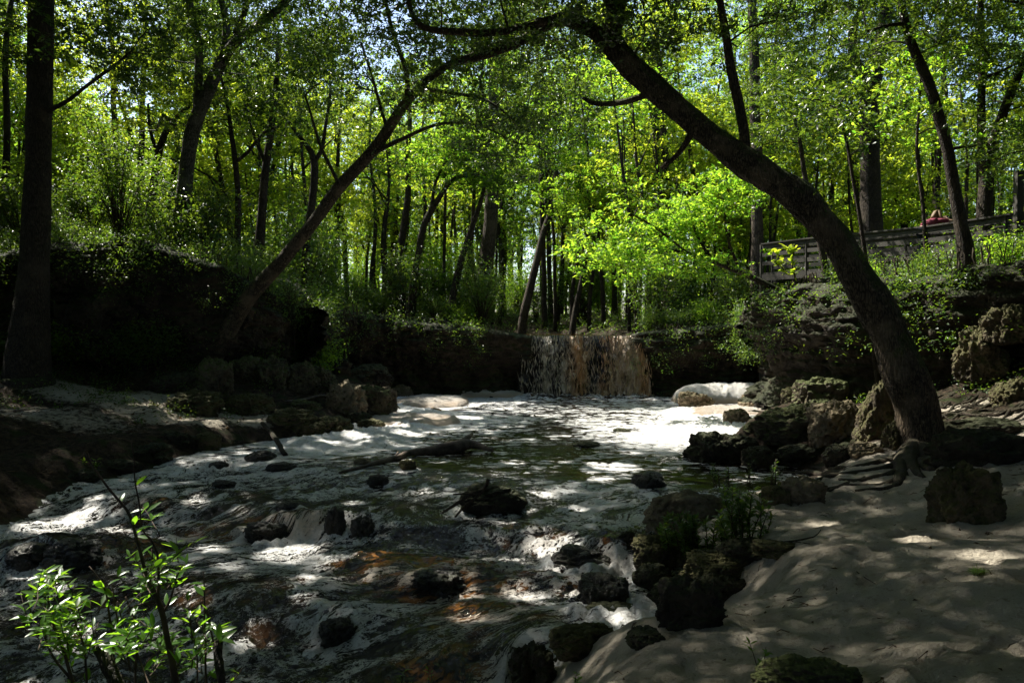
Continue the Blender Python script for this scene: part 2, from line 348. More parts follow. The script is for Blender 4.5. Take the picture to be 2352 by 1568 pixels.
CTRL = np.array([(2.2, 3.3, .9), (.8, 4, .45), (1.2, 6, .22), (1.6, 5.4, .42), (2.2, 7.2, .33), (3, 6.5, .6), (3.4, 5.4, .75), (6, 9.1, .78), (3.8, 9.3, .36), (5.7, 11.2, .5), (.4, 5.6, .08), (0.5, 4.8, .25),
                 (1.75, 6.4, -.05), (2.9, 8.8, .2), (4.1, 11.7, .15), (7, 14, .7), (8.2, 14, .95), (10, 13, 1.4), (11.5, 14.3, 2.6), (7, 18, .6), (7.5, 21, .5), (9, 24, .4), (9, 27, .3), (6, 5, 1.1), (9, 8, 1.4),
                 (9.5, 10.5, 1.1), (12, 8, 2.1), (13, 3, 2.2), (5, 2, 1.1), (0, 2, .7), (0, 0, .8), (-2, 3.3, .25), (-6, 2, .3), (-12, 0, .5), (8, 0, 1.2),
                 (-7.6, 12.3, .15), (-9.6, 15.8, .75), (-11.7, 17.6, 1.3), (-8.8, 18.2, .85), (-7.3, 14.7, .3), (-6.2, 17.6, .35), (-8.6, 19.6, 1.7), (-11.5, 18.8, 1.7), (-5, 22, .8), (-4.4, 25, .5), (-6, 25.5, 1.1),
                 (-4.2, 27.6, .3), (-9, 10.2, .5), (-11, 13, .95), (-12, 9.8, .8), (-15, 15, 1.6), (-4.8, 18.6, .35), (-4.2, 20, .3), (-6.2, 20.4, 1.0)])
UP = np.array([(2.5, 28.0), (2.4, 31), (0.8, 36), (-4, 41), (-10, 46), (-18, 50), (-30, 54)])
def seg_dist(x, y, poly, closed, z=None):
    P = poly[:, :2]; A = P; B = np.roll(P, -1, 0)
    if not closed: A, B = P[:-1], P[1:]
    best = np.full(x.shape, 1e9); zz = np.zeros(x.shape); inside = np.zeros(x.shape, bool); side = np.zeros(x.shape)
    for i in range(len(A)):
        d = B[i] - A[i]; L = d @ d
        t = np.clip(((x - A[i][0]) * d[0] + (y - A[i][1]) * d[1]) / L, 0, 1)
        ex = x - A[i][0] - t * d[0]; ey = y - A[i][1] - t * d[1]; q = ex * ex + ey * ey
        m = q < best; best = np.where(m, q, best)
        if z is not None: zz = np.where(m, z[i] + (z[(i + 1) % len(z)] - z[i]) * t, zz)
        if closed: 
            c = ((A[i][1] > y) != (B[i][1] > y)) & (x < (B[i][0] - A[i][0]) * (y - A[i][1]) / (B[i][1] - A[i][1] + 1e-12) + A[i][0]); inside ^= c
    return np.sqrt(best), inside, zz
RIMC = np.vstack([RIM, [[0, -40, 4.5]]])
def zwater(x, y):
    t = y + 0.35 * x
    lum = 0.25 * fbm(P3(x, y, 3.3, .5), 2)
    z = -0.10 * sstep(12.6, 11.2, t + lum) - 0.22 * sstep(9.7, 8.9, t + lum * 2) - 0.17 * sstep(7.3, 6.5, t + lum * 2) - 0.10 * sstep(5.6, 4.0, t)
    return z
def land(x, y, full=False):
    x = np.asarray(x, float); y = np.asarray(y, float)
    wx = .5 * fbm(P3(x, y, 1.7, .35), 3); wy = .5 * fbm(P3(x, y, 8.7, .35), 3)
    nf = 1 - .85 * np.exp(-((x - 2.6) / 4) ** 2 - ((y - 28.7) / 2.5) ** 2); wx = wx * nf; wy = wy * nf
    ds, ins, _ = seg_dist(x + wx * .3, y + wy * .3, SHORE, True)
    dr, inr, zr = seg_dist(x + wx, y + wy * .6, RIMC, True, RIMC[:, 2])
    ds = np.where(ins, -ds, ds); dr = np.where(inr, -dr, dr)
    w = 0; s = 0
    for c in CTRL:
        q = 1 / (((x - c[0]) ** 2 + (y - c[1]) ** 2 + 1.1) ** 1.9); w = w + q; s = s + q * c[2]
    fl = s / w
    zw = zwater(x, y)
    fl = fl + .05 * fbm(P3(x, y, 0, .9), 4)
    floor = np.where(ds > 0, zw - .06 + (fl - zw + .06) * sstep(0, 1.1, ds), zw - .06 - .35 * np.clip(-ds, 0, 1.5))
    plate = zr + np.where(x > 6, .015, .05) * np.clip(dr, 0, 25) + (.35 * fbm(P3(x, y, 5, .12), 3) + .12 * fbm(P3(x, y, 2, .7), 3)) * sstep(0, 3, dr)
    # upstream channel
    du, _, _ = seg_dist(x, y, UP, False)
    ch = 1.95 + 0.9 * sstep(2.0, 3.6, du) + np.clip(du - 2.6, 0, 30) * .35
    plate = np.where(y > 27, np.minimum(plate, ch + np.where(y < 29.5, 0.0, 0.1)), plate)
    k = sstep(.15, .55, dr)
    z = floor * (1 - k) + plate * k
    if full: return z, ds, dr, k
    return z
def hit(px, py, water=True, y0=2.5, y1=70):
    d = ray(px, py); Y = np.concatenate([np.arange(y0, 12, .04), np.arange(12, y1, .1)])
    P = CAM[None, :] + d[None, :] * (Y / d[1])[:, None]
    g = land(P[:, 0], P[:, 1])
    if water: g = np.maximum(g, zwater(P[:, 0], P[:, 1]))
    m = np.nonzero(P[:, 2] < g)[0]
    return P[m[0]] if len(m) else P[-1]
def gz(x, y): return float(land(np.array([x]), np.array([y]))[0])
# ------------------------------------------------------------------ one ground sheet
def axis(lo, hi, f0, f1, fine, grow=1.09):
    a = list(np.arange(f0, f1, fine)); s = fine
    while a[-1] < hi: s = min(s * grow, 12); a.append(a[-1] + s)
    b = [f0]; s = fine
    while b[-1] > lo: s = min(s * grow, 12); b.append(b[-1] - s)
    return np.array(b[:0:-1] + a)
gx = axis(-420, 420, -11, 11.5, .05); gy = np.concatenate([axis(-120, 2.7, 2.6, 2.7, .06)[:-1], np.arange(2.7, 12, .035), axis(12, 900, 12, 30, .06)])
gy = np.unique(gy[np.concatenate([[True], np.diff(gy) > .005])])
X, Y = np.meshgrid(gx, gy); Z, DS, DR, K = land(X, Y, True)
sandy = np.zeros_like(X)
for (cx, cy, rx, ry, a) in [(3.5, 5.5, 4.2, 6.2, 1.4), (5.0, 9.5, 3.2, 3.2, 1.1), (8.4, 14.2, 1.2, .6, .9), (7.5, 11.5, 2.5, 1.6, .9), (-8.8, 17.6, 2.8, 1.3, .85), (-7.6, 16.6, 1.8, .9, .8), (-6.3, 17.5, 1.3, .7, 1.0), (-11, 17.3, 2.2, .8, .7), (-9.5, 15.3, 3, 1.2, .55)]:
    sandy = np.maximum(sandy, a * np.exp(-(((X - cx) / rx) ** 2 + ((Y - cy) / ry) ** 2) ** 1.5))
sandy = np.clip(sandy, 0, 1) * sstep(-1.6, -2.2, DR) * np.where(X > -1, sstep(0.05, .45, DS), sstep(.2, .8, DS))
lit = fbm(P3(X, Y, 4.4, 2.2), 4)
# footprints and scuffs in the sand, roughness elsewhere
foot = np.zeros_like(X); fx = rng.uniform(.2, 8, 900); fy = rng.uniform(3.2, 12, 900)
gi = np.zeros_like(X); nearm = (X > -1) & (X < 9) & (Y > 2.5) & (Y < 12.5)
Xn, Yn = X[nearm], Y[nearm]; acc = np.zeros(Xn.shape)
for i in range(900):
    a = rng.uniform(0, 3.14); L, W = rng.uniform(.06, .16), rng.uniform(.04, .085)
    m = (np.abs(Xn - fx[i]) < .45) & (np.abs(Yn - fy[i]) < .45); dx = Xn[m] - fx[i]; dy = Yn[m] - fy[i]
    u = dx * math.cos(a) + dy * math.sin(a); v = -dx * math.sin(a) + dy * math.cos(a); q = (u / L) ** 2 + (v / W) ** 2
    acc[m] += (-.040 * np.exp(-q * 1.1) + .016 * np.exp(-(np.sqrt(q) - 1.7) ** 2 * 3))
foot[nearm] = acc
dune = .012 * ridged(P3(X, Y, 0, 2.0), 3) + .012 * ridged(P3(X, Y, 6, 5.0), 3) + .007 * fbm(P3(X, Y, 3, 12.0), 2)
fade = sstep(40, 14, Y) * sstep(20, 10, np.abs(X))
Z = Z + fade * (sandy * (foot * .8 + dune * .6) + (1 - sandy) * .06 * ridged(P3(X, Y, 2, 1.9), 4) * sstep(-.1, .6, DS))
Z = Z + fade * K * (1 - K) * 1.6 * fbm(P3(X, Y, 4, 1.3), 4)
Z = np.where(Y > 60, Z, Z)
ny, nx = X.shape
ii = (np.arange(ny - 1)[:, None] * nx + np.arange(nx - 1)[None, :])
Q = np.stack([ii, ii + 1, ii + nx + 1, ii + nx], -1).reshape(-1, 4)
tag(link('ground', mesh_np('ground', np.stack([X, Y, Z], -1).reshape(-1, 3), Q, M['ground'], attrs={'sand': sandy * (1 + .0 * lit)})), kind='structure')
_g = (gx, gy, Z)
# ------------------------------------------------------------------ limestone faces of the gorge (undercut ledges)
def cliff(name, rim, back, zb, seed, over=.55, step=.07, rows=70, top=.10, drop=.0):
    P = smooth_path(rim, step); n = len(P); t = np.gradient(P[:, :2], axis=0); t /= np.linalg.norm(t, axis=1)[:, None]
    N = np.stack([t[:, 1], -t[:, 0]], 1) * back         # towards the gorge
    L = np.concatenate([[0], np.cumsum(np.linalg.norm(np.diff(P[:, :2], axis=0), axis=1))])
    P[:, 2] += (.26 if name == 'cliff_face' else .08) * fbm(P3(L * .55, seed + 0 * L, 0), 4) * np.minimum(1, np.minimum(L, L[-1] - L))
    v = np.linspace(0, 1, rows); V = np.zeros((n, rows + 6, 3))
    H = P[:, 2] - zb
    z = P[:, 2][:, None] - H[:, None] * v[None, :] - drop
    prof = over * (1 - sstep(.25, .62, v)) + .0 * v + .55 * sstep(.72, 1.0, v) * .8
    q = np.stack([np.broadcast_to(L[:, None], z.shape) * .55, z * 2.6, np.full(z.shape, seed * 3.1)], -1)
    q2 = np.stack([np.broadcast_to(L[:, None], z.shape) * 1.0, z * 1.0, np.full(z.shape, seed * 1.1)], -1)
    strat = .11 * ridged(q * [1, 2.2, 1], 3) + .42 * fbm(q2 * .7, 4) + .14 * ridged(q2 * 2.2, 4) + .07 * ridged(q2 * 6, 3)
    off = prof[None, :] + strat * (1 - .75 * np.exp(-((v[None, :]) / .03) ** 2))
    x = P[:, 0][:, None] + N[:, 0][:, None] * off; y = P[:, 1][:, None] + N[:, 1][:, None] * off
    V[:, 6:, :] = np.stack([x, y, z], -1)
    for k in range(6):                                    # top shelf running back into the bank
        f = (5 - k) / 5 * 1.3 + .12
        V[:, k, 0] = x[:, 0] - N[:, 0] * f; V[:, k, 1] = y[:, 0] - N[:, 1] * f
        V[:, k, 2] = z[:, 0] + .05 * fbm(P3(V[:, k, 0], V[:, k, 1], 3, 1.5), 3) - .22 * max(0, f - .5) - .03
    r = rows + 6
    i = np.arange(n - 1)[:, None] * r + np.arange(r - 1)[None, :]
    Q = np.stack([i, i + 1, i + r + 1, i + r], -1).reshape(-1, 4)
    if back < 0: Q = Q[:, ::-1]
    return tag(link(name, mesh_np(name, V.reshape(-1, 3), Q, M['cliff'])), kind='structure')
cliff('cliff_face', [(-16, 17.6, 4.35), (-13, 18.7, 4.2), (-10, 19.4, 4.6), (-8.3, 19.9, 4.35), (-7.4, 20.7, 3.8), (-6.5, 21.8, 3.15)], 1, .5, 1.0, over=.35, rows=80)
cliff('ledge_cliff', [(-6.4, 21.7, 3.1), (-6.7, 23.3, 3.0), (-6.9, 25.3, 3.05), (-6.3, 27.3, 3.1), (-4.6, 28.1, 2.95), (-3, 28.2, 2.72), (-1.4, 28.35, 2.52), (-.3, 28.7, 2.34), (.35, 29.1, 2.2)], 1, -.3, 2.0, over=.75)
cliff('ledge_cliff', [(4.9, 29.2, 2.2), (5.5, 28.6, 2.42), (7, 28.1, 2.62), (8.9, 27.7, 2.8), (9.4, 26.6, 3.0), (9.2, 25, 3.1), (8.3, 23.2, 3.3), (7.5, 21.6, 3.5)], 1, -.2, 3.0, over=.7)
cliff('cliff_face', [(7.4, 21.9, 3.45), (7.6, 20.2, 3.5), (8.1, 18.6, 3.55), (9.3, 17.2, 3.65), (10.4, 15.7, 3.8), (12.2, 14.5, 4.05), (14.2, 12.2, 4.3)], 1, .4, 4.0, over=.35, rows=80)
# ------------------------------------------------------------------ stream
wx_ = np.arange(-13, 9.8, .04); a = [3.9]; 
while a[-1] < 29.2: a.append(a[-1] + min(.022 + (a[-1] - 3.9) * .0042, .09))
X, Y = np.meshgrid(wx_, np.array(a)); ds, ins, _ = seg_dist(X, Y, SHORE, True); ds = np.where(ins, -ds, ds)
Zw = zwater(X, Y); pool = sstep(11.2, 13.2, Y + .35 * X)
th = math.radians(208); d = np.array([math.cos(th), math.sin(th)])
wa = .8 * fbm(P3(X, Y, 0, .30), 2); wb = .8 * fbm(P3(X, Y, 9, .30), 3)
U = (X + wa) * d[0] + (Y + wb) * d[1]; W = -(X + wa) * d[1] + (Y + wb) * d[0]
wa2 = .10 * fbm(P3(X, Y, 4, 1.1), 2); wb2 = .10 * fbm(P3(X, Y, 5, 1.1), 3); U = U + wa2; W = W + wb2
def wpt(px, py):
    d_ = ray(px, py); z = 0
    for _ in range(12):
        Yv = (z - CAM[2]) / d_[2] * d_[1]; p = CAM + d_ * (Yv / d_[1]); z = float(zwater(np.array([p[0]]), np.array([p[1]]))[0])
    return p
# humps where the current rides over hidden rocks: px, py, half width m, length m, height m, amber
HUMP = [(1010, 1315, .95, .42, .20, 1), (880, 1290, .5, .3, .10, .9), (640, 1185, .5, .3, .05, .8), (700, 1215, .4, .25, .1, 1), (500, 1212, .55, .28, .10, .9), (300, 1260, .5, .3, .1, .5), (1400, 1275, .35, .3, .14, .4),
        (120, 1258, .75, .33, .22, 0), (1085, 1385, .5, .25, .10, 1), (960, 1165, .4, .3, .08, 0), (1190, 1250, .6, .3, .05, .3), (1020, 1520, .5, .28, .12, 1), (820, 1105, .5, .3, .06, 0), (380, 1190, .5, .3, .08, .3),
        (340, 1150, .3, .2, .08, .8), (520, 1130, .4, .25, .05, 0), (700, 1390, .6, .3, .06, .1), (1290, 1330, .4, .2, .08, .3), (1080, 1480, .5, .3, .08, .4), (560, 1330, .7, .3, .05, .3), (200, 1400, .8, .35, .06, .2), (1250, 1415, .4, .3, .07, .2)]
amber = np.zeros_like(X); hz = np.zeros_like(X)
for (px, py, a_, b_, h_, am) in HUMP:
    p = wpt(px, py); u = (X - p[0]); v = (Y - p[1]); q = (u / a_) ** 2 + (v / b_) ** 2
    hz += .8 * h_ * np.exp(-q) * (1 + .5 * pn(P3(X, Y, px, 2.5))); hz -= h_ * .35 * np.exp(-((u / a_) ** 2 + ((v + b_ * 1.7) / (b_ * .7)) ** 2))
    amber = np.maximum(amber, am * np.exp(-((u / (a_ * 1.1)) ** 2 + ((v + b_ * .7) / (b_ * 1.3)) ** 2) ** 2))
rp = 1 - pool
chop = (.022 * ridged(np.stack([U * 1.5, W * 3.4, U * 0 + 2], -1), 5, .62) + .026 * fbm(np.stack([U * 5.0, W * 8, U * 0 + 6], -1), 4, g=.7)) * rp * (.55 + .9 * np.clip(fbm(P3(X, Y, 12, .45), 2) + .4, 0, 1))
calm = (.010 * fbm(P3(X, Y, 2, 2.2), 4) + .006 * fbm(P3(X, Y, 2, 7), 3)) * (.3 + pool)
boil = np.exp(-((Y - 28.2) / .9) ** 2) * sstep(-.3, .8, X) * sstep(5.6, 4.6, X)
Zs = Zw + hz + chop - .05 * rp + calm + boil * (.13 * ridged(P3(X, Y, 1, 2.6), 3))
amber = np.maximum(amber, boil * .9 * sstep(-.5, .4, fbm(P3(X, Y, 3, .8), 2)))
# foam amount, from places seen in the photograph
FO = [(1330, 925, .62), (1100, 915, .82), (960, 925, .98), (1480, 925, .70), (1150, 940, .66), (1300, 950, .60), (1450, 950, .66), (1600, 950, .98), (1680, 975, 1.0), (960, 960, 1.0), (900, 985, 1.0), (1100, 975, .80), (1250, 985, .56), (1400, 985, .74),
      (1560, 1000, 1.0), (1660, 1005, .98), (1500, 1030, .78), (1580, 1060, .60), (1700, 1070, .62), (1620, 1100, .50), (780, 1010, 1.0), (860, 1015, .98), (1000, 1010, .66), (1150, 1020, .46), (1250, 1035, .40), (1080, 1060, .42), (700, 1030, .95), (620, 1045, .85),
      (1230, 1070, .48), (1380, 1050, .60), (1400, 1075, .80), (1380, 1110, .70), (1300, 1090, .50), (1500, 1090, .42), (930, 1060, .46), (820, 1080, .42), (540, 1060, .72), (450, 1065, .74), (380, 1080, .66), (650, 1090, .46), (500, 1105, .50), (320, 1100, .60), (230, 1120, .62),
      (1270, 1140, .62), (1350, 1150, .66), (1420, 1150, .52), (1400, 1190, .62), (1330, 1190, .60), (1250, 1180, .48), (1100, 1130, .46), (1000, 1130, .46), (850, 1130, .42), (700, 1130, .42), (560, 1150, .44), (400, 1150, .44), (200, 1170, .60), (100, 1205, .66), (180, 1200, .62),
      (1180, 1230, .44), (1250, 1240, .54), (1300, 1230, .60), (1420, 1240, .36), (1060, 1200, .38), (950, 1200, .40), (850, 1200, .42), (1000, 1250, .40), (900, 1230, .50), (800, 1250, .54), (640, 1270, .68), (700, 1260, .66), (560, 1290, .60), (450, 1290, .56), (350, 1270, .40), (180, 1250, .34), (60, 1290, .58), (200, 1300, .46),
      (1220, 1290, .60), (1180, 1330, .56), (1250, 1330, .58), (1370, 1310, .80), (1310, 1310, .66), (1430, 1330, .6), (1050, 1290, .40), (900, 1310, .46), (750, 1320, .50), (600, 1350, .48), (450, 1350, .46), (300, 1350, .42), (100, 1350, .46), (1000, 1350, .40), (850, 1370, .46),
      (1350, 1380, .44), (1220, 1380, .60), (1300, 1420, .78), (1400, 1450, .86), (1200, 1440, .62), (1480, 1460, .9), (1060, 1420, .48), (930, 1410, .44), (800, 1440, .46), (650, 1420, .46), (500, 1430, .48), (300, 1420, .50), (100, 1430, .48), (1140, 1480, .70), (1000, 1480, .48), (850, 1490, .50), (700, 1510, .50), (500, 1520, .50), (200, 1500, .54),
      (900, 1545, .48), (1050, 1550, .50), (1130, 1550, .75), (50, 1540, .58), (300, 1560, .5)]
FO = [(a_, b_, (f_ + .13 if f_ < .5 and b_ < 1095 else f_)) for a_, b_, f_ in FO]
den = np.zeros_like(X); ws = np.zeros_like(X)
for (px, py, f) in FO:
    p = wpt(px, py); k = 1 / ((((X - p[0]) * 1.3) ** 2 + (Y - p[1]) ** 2 + .02 * p[1] ** 2 * .05) ** 2.0); den += k * f; ws += k
foam = den / ws
lee = np.clip(chop * 6, -.1, .2) - .25 * np.clip(hz * 4, 0, .5)
ring = np.zeros_like(X)
for (px, pyb, w) in [(590, 1060, 76), (640, 1080, 78), (497, 1074, 52), (515, 1120, 62), (868, 1114, 56), (766, 1222, 58), (832, 1226, 64), (612, 1238, 112), (52, 1288, 116), (158, 1290, 130), (772, 1468, 92), (1132, 1172, 156), (1495, 1118, 84), (1342, 1308, 150), (1388, 1388, 122), (1412, 1420, 150), (935, 1078, 42), (370, 1172, 60), (1010, 1352, 140), (655, 1172, 60), (1226, 1560, 120), (1600, 1052, 60), (1648, 1062, 120)]:
    p = wpt(px, pyb); rr = w / FPX * p[1] / 2; q = np.sqrt(((X - p[0]) / rr) ** 2 + ((Y - p[1] - rr * .4) / (rr * .75)) ** 2)
    ring = np.maximum(ring, np.exp(-((q - 1.15) / .28) ** 2) * (1 - pool * .8)); Zs = Zs + (1 - pool * .8) * (.05 * np.exp(-((q - 1.1) / .3) ** 2) * sstep(-.3, .6, (Y - p[1]) / rr) - .03 * np.exp(-((q - 1.2) / .4) ** 2) * sstep(.2, -.8, (Y - p[1]) / rr))
foam = np.clip(foam + lee + .16 * ring - .02, 0, 1)
foam = foam - amber * .04
thick = sstep(.80, 1.0, foam)
Zs = Zs + thick * (.04 + .10 * fbm(P3(X, Y, 7, 1.3), 4) + .05 * ridged(P3(X, Y, 7, 5), 3))
ny, nx = X.shape; ii = (np.arange(ny - 1)[:, None] * nx + np.arange(nx - 1)[None, :])
keep = (ds[:-1, :-1] < .8) & (Y[:-1, :-1] < 29.1)
ii = ii[keep]; Q = np.stack([ii, ii + 1, ii + nx + 1, ii + nx], -1).reshape(-1, 4)
used = np.zeros(X.size, bool); used[Q.ravel()] = True; mp_ = np.cumsum(used) - 1
flat = lambda A: A.reshape(-1)[used]
tag(link('water', mesh_np('water', np.stack([flat(X), flat(Y), flat(Zs)], -1), mp_[Q], M['water'], attrs={'foam': flat(foam), 'pool': flat(pool), 'amber': flat(amber)}, uv=np.stack([flat(U), flat(W), flat(U) * 0], -1))), kind='structure')
def ztop(x, y): return float(zwater(np.array([x]), np.array([y]))[0])
# upstream water, its lip and the fall
mb = []
xs = np.linspace(-7, 9, 160); ys = np.concatenate([np.linspace(28.72, 31, 40), np.linspace(31.1, 46, 100)]); X, Y = np.meshgrid(xs, ys)
du, _, _ = seg_dist(X, Y, UP, False)
Z2 = 2.20 + .006 * (Y - 29) + .02 * fbm(P3(X, Y, 1, 1.6), 4) + .015 * sstep(31, 28.8, Y) * ridged(P3(X, Y, 1, 4), 3)
ny, nx = X.shape; ii = (np.arange(ny - 1)[:, None] * nx + np.arange(nx - 1)[None, :])
keep = (du[:-1, :-1] < 3.4); ii = ii[keep]; Q = np.stack([ii, ii + 1, ii + nx + 1, ii + nx], -1).reshape(-1, 4)
tag(link('water', mesh_np('upstream_water', np.stack([X, Y, Z2], -1).reshape(-1, 3), Q, M['water'], attrs={'foam': np.full(X.size, .36), 'pool': np.full(X.size, .3), 'amber': np.full(X.size, .2)}, uv=np.stack([X, Y, 0 * X], -1).reshape(-1, 3))), kind='structure')
u = np.linspace(0, 1, 330); v = np.linspace(0, 1, 230); U_, V_ = np.meshgrid(u, v)
xw = .32 + 4.62 * U_
def gau(c, w): return np.exp(-((U_ - c) / w) ** 2)
thk = .42 + .42 * gau(.46, .07) + .42 * gau(.88, .15) + .16 * gau(.22, .05) + .16 * gau(.36, .04) + .2 * gau(.68, .05) * V_ - .16 * gau(.57, .05) - .05 * gau(.1, .06)
spread = .25 * (U_ - .5) * V_ ** 1.3
xx = xw + spread + .18 * gau(.66, .12) * (V_ - .5) * 2 * -1
out = .12 + .62 * np.sqrt(np.clip(V_, 0, 1)) * (.75 + .5 * thk)
zz = 2.24 - .05 * V_ - 2.28 * np.clip((V_ - .03) / .97, 0, 1) ** 1.35 + .05 * fbm(P3(U_ * 9, 0 * V_, 2), 2) * (1 - V_)
dd = (.16 * ridged(np.stack([U_ * 13 + .8 * pn(P3(U_ * 5, V_ * 2, 3)), V_ * .9, U_ * 0], -1), 3) + .13 * fbm(np.stack([U_ * 30, V_ * 7, U_ * 0], -1), 4)) * np.clip(V_ * 3, .1, 1) * (.4 + thk)
yy = 28.78 - out - dd
foa = thk + .10 + .1 * V_ - .5 * sstep(.08, 0, V_)
am = np.clip(.9 * gau(.46, .08) + .75 * gau(.66, .07) + .8 * gau(.95, .06) + .35 * gau(.8, .08), 0, 1)
# torn strands: drop faces where the curtain is thin
ny, nx = U_.shape; ii = (np.arange(ny - 1)[:, None] * nx + np.arange(nx - 1)[None, :])
hole = (fbm(np.stack([U_ * 34, V_ * 3.5, U_ * 0 + 4], -1), 4) > (.42 + 1.0 * np.clip(thk, 0, 1) + .25 * (1 - V_)))[:-1, :-1] & (V_[:-1, :-1] > .1)
i3 = ii[~hole]; Q = np.stack([i3, i3 + nx, i3 + nx + 1, i3 + 1], -1).reshape(-1, 4)
VV = [np.stack([xx, yy, zz], -1).reshape(-1, 3)]; QQ = [Q]; n0 = U_.size
# flying strands and droplets in front of the curtain
nd = 3400; uu = rng.random(nd); 
wgt = .25 + 1.0 * np.exp(-((uu - .46) / .08) ** 2) + 1.1 * np.exp(-((uu - .86) / .16) ** 2) + .35 * np.exp(-((uu - .25) / .12) ** 2)
uu = uu[rng.random(nd) < wgt / 1.4]; nd = len(uu); vv = rng.random(nd) ** .8 * .97 + .03
px_ = .32 + 4.62 * uu + .25 * (uu - .5) * vv ** 1.3 + rng.normal(0, .03, nd); pz_ = 2.24 - 2.28 * vv ** 1.35; py_ = 28.78 - .2 - .75 * np.sqrt(vv) - rng.random(nd) * .35
ln = rng.uniform(.05, .20, nd); wd = rng.uniform(.006, .014, nd)
c = np.stack([px_, py_, pz_], -1); dx = np.stack([wd, wd * rng.normal(0, 1, nd), 0 * wd], -1); dz = np.stack([rng.normal(0, .25, nd) * ln, 0 * ln, ln], -1)
DV = np.stack([c - dx, c - dz, c + dx, c + dz], 1).reshape(-1, 3); DQ = (np.arange(nd)[:, None] * 4 + np.arange(4)[None, :]) + n0
VV.append(DV); QQ.append(DQ)
F_ = np.concatenate([foa.ravel(), np.full(nd * 4, .95)]); A_ = np.concatenate([am.ravel(), np.repeat(np.interp(uu, u, am[0]), 4)])
UVW = np.concatenate([np.stack([xx, zz, 0 * xx], -1).reshape(-1, 3), np.repeat(c[:, [0, 2, 1]], 4, 0)])
tag(link('waterfall', mesh_np('waterfall', np.concatenate(VV), np.concatenate(QQ), M['waterfall'], attrs={'foam': F_, 'amber': A_}, uv=UVW)), kind='structure')
# foam heap by the right ledge and a lower one under the left ledge
def heap(name, cx, cy, rx, ry, h, seed, label=None):
    a = np.linspace(-1.25, 1.25, 260); b = np.linspace(-1.25, 1.25, 110); A, B = np.meshgrid(a, b)
    Xh = cx + A * rx; Yh = cy + B * ry
    r = (np.abs(A) ** 2.6 + np.abs(B) ** 2.2) * (1 + .2 * fbm(P3(Xh, Yh, seed, .8), 2))
    Zh = h * np.sqrt(np.clip(1 - r, 0, 1)) + .045 * ridged(P3(Xh, Yh, seed, 2.2), 4) * (r < 1.1) + .05 * fbm(P3(Xh, Yh, seed, 1.2), 2) - .12 * sstep(.8, 1.2, r)
    ny, nx = A.shape; ii = (np.arange(ny - 1)[:, None] * nx + np.arange(nx - 1)[None, :]); Q = np.stack([ii, ii + 1, ii + nx + 1, ii + nx], -1).reshape(-1, 4)
    return tag(link(name, mesh_np(name, np.stack([Xh, Yh, Zh], -1).reshape(-1, 3), Q, M['foam'])), kind='stuff')
heap('foam', 7.4, 26.2, 2.05, .9, .58, 3)
heap('foam', 6.6, 22.2, 1.5, 1.3, .13, 5)
heap('foam', -2.7, 25.5, 1.3, 1.7, .16, 8)
heap('foam', -2.9, 20.3, 1.5, 1.2, .12, 9)
heap('foam', -.9, 28.1, 1.4, .4, .17, 10)
SUN = np.array([-.58, .46, 1.0]); SUN /= np.linalg.norm(SUN)     # towards the sun
SUN_EL = math.asin(SUN[2]); SUN_AZ = math.atan2(SUN[0], SUN[1])
EXPO = 1.4
# ------------------------------------------------------------------ foliage
# places the sun reaches through gaps in the canopy: point, radius
SPOT = []
def spot(px, py, r, dz=0.0, p=None):
    q = hit(px, py) if p is None else np.array(p, float); SPOT.append((*q[:2], q[2] + dz, r))
for a_ in [(1570, 920, .3), (1000, 970, .55), (900, 985, .6), (940, 1000, .5), (1080, 960, .5), (1250, 955, .5), (1350, 965, .5), (1480, 945, .5), (1640, 960, .3), (1560, 985, .25), (820, 1010, .35), (760, 1022, .3),
           (1410, 1072, .35), (1380, 1100, .22), (120, 1205, .40), (180, 1190, .28), (650, 1268, .27), (700, 1258, .2), (1290, 1245, .2), (1250, 1265, .2), (1180, 1290, .16), (860, 1290, .16), (1000, 1290, .14), (1290, 1060, .25), (1180, 1060, .3),
           (560, 1040, .25), (640, 1030, .2), (330, 920, .35), (430, 965, .28), (530, 960, .22), (380, 945, .2), (500, 985, .2), (150, 905, .2), (2275, 1285, .17), (1890, 1210, .12), (2110, 1245, .12), (1810, 1120, .3), (1760, 1130, .2), (1980, 1010, .16), (2160, 965, .45),
           (2010, 930, .38), (1985, 980, .32), (1780, 890, .3), (1700, 1065, .25), (1000, 1100, .12), (800, 1150, .14), (1160, 1200, .14), (700, 1330, .12), (1060, 1350, .12), (450, 1150, .14), (1880, 880, .12), (2070, 1065, .2), (1830, 1110, .2)]: spot(*a_)
for p_, r_ in [((5.4, 22, 6.0), 1.3), ((3.6, 22, 5.0), .8), ((8.6, 23.5, 4.0), .9), ((7.6, 22.6, 3.5), .8), ((-1.75, 3.4, .95), .17), ((-1.62, 3.4, 1.25), .14), ((-2.15, 3.5, .85), .16), ((-2.0, 3.4, 1.1), .26), ((-1.55, 3.4, 1.05), .16), ((-1.6, 3.4, 1.35), .16), ((-1.75, 3.4, 1.2), .2), ((-1.35, 3.4, .95), .14), ((10.2, 16.2, 4.0), .5), ((11.0, 17.5, 4.6), .6), ((-9.5, 20.5, 5.0), 1.1), ((-11.5, 21, 5.6), 1.0), ((-6.6, 25, 4.4), 1.0), ((9.9, 15.6, 1.9), .3), ((1.2, 29.6, 2.3), .5), ((3.4, 29.6, 2.3), .6)]: spot(0, 0, r_, 0, p_)
SPOT = [(a, b, c, d * (.62 if b > 14 and d < .7 and abs(a) < 5.5 else 1)) for a, b, c, d in SPOT]
_r = np.random.default_rng(77)
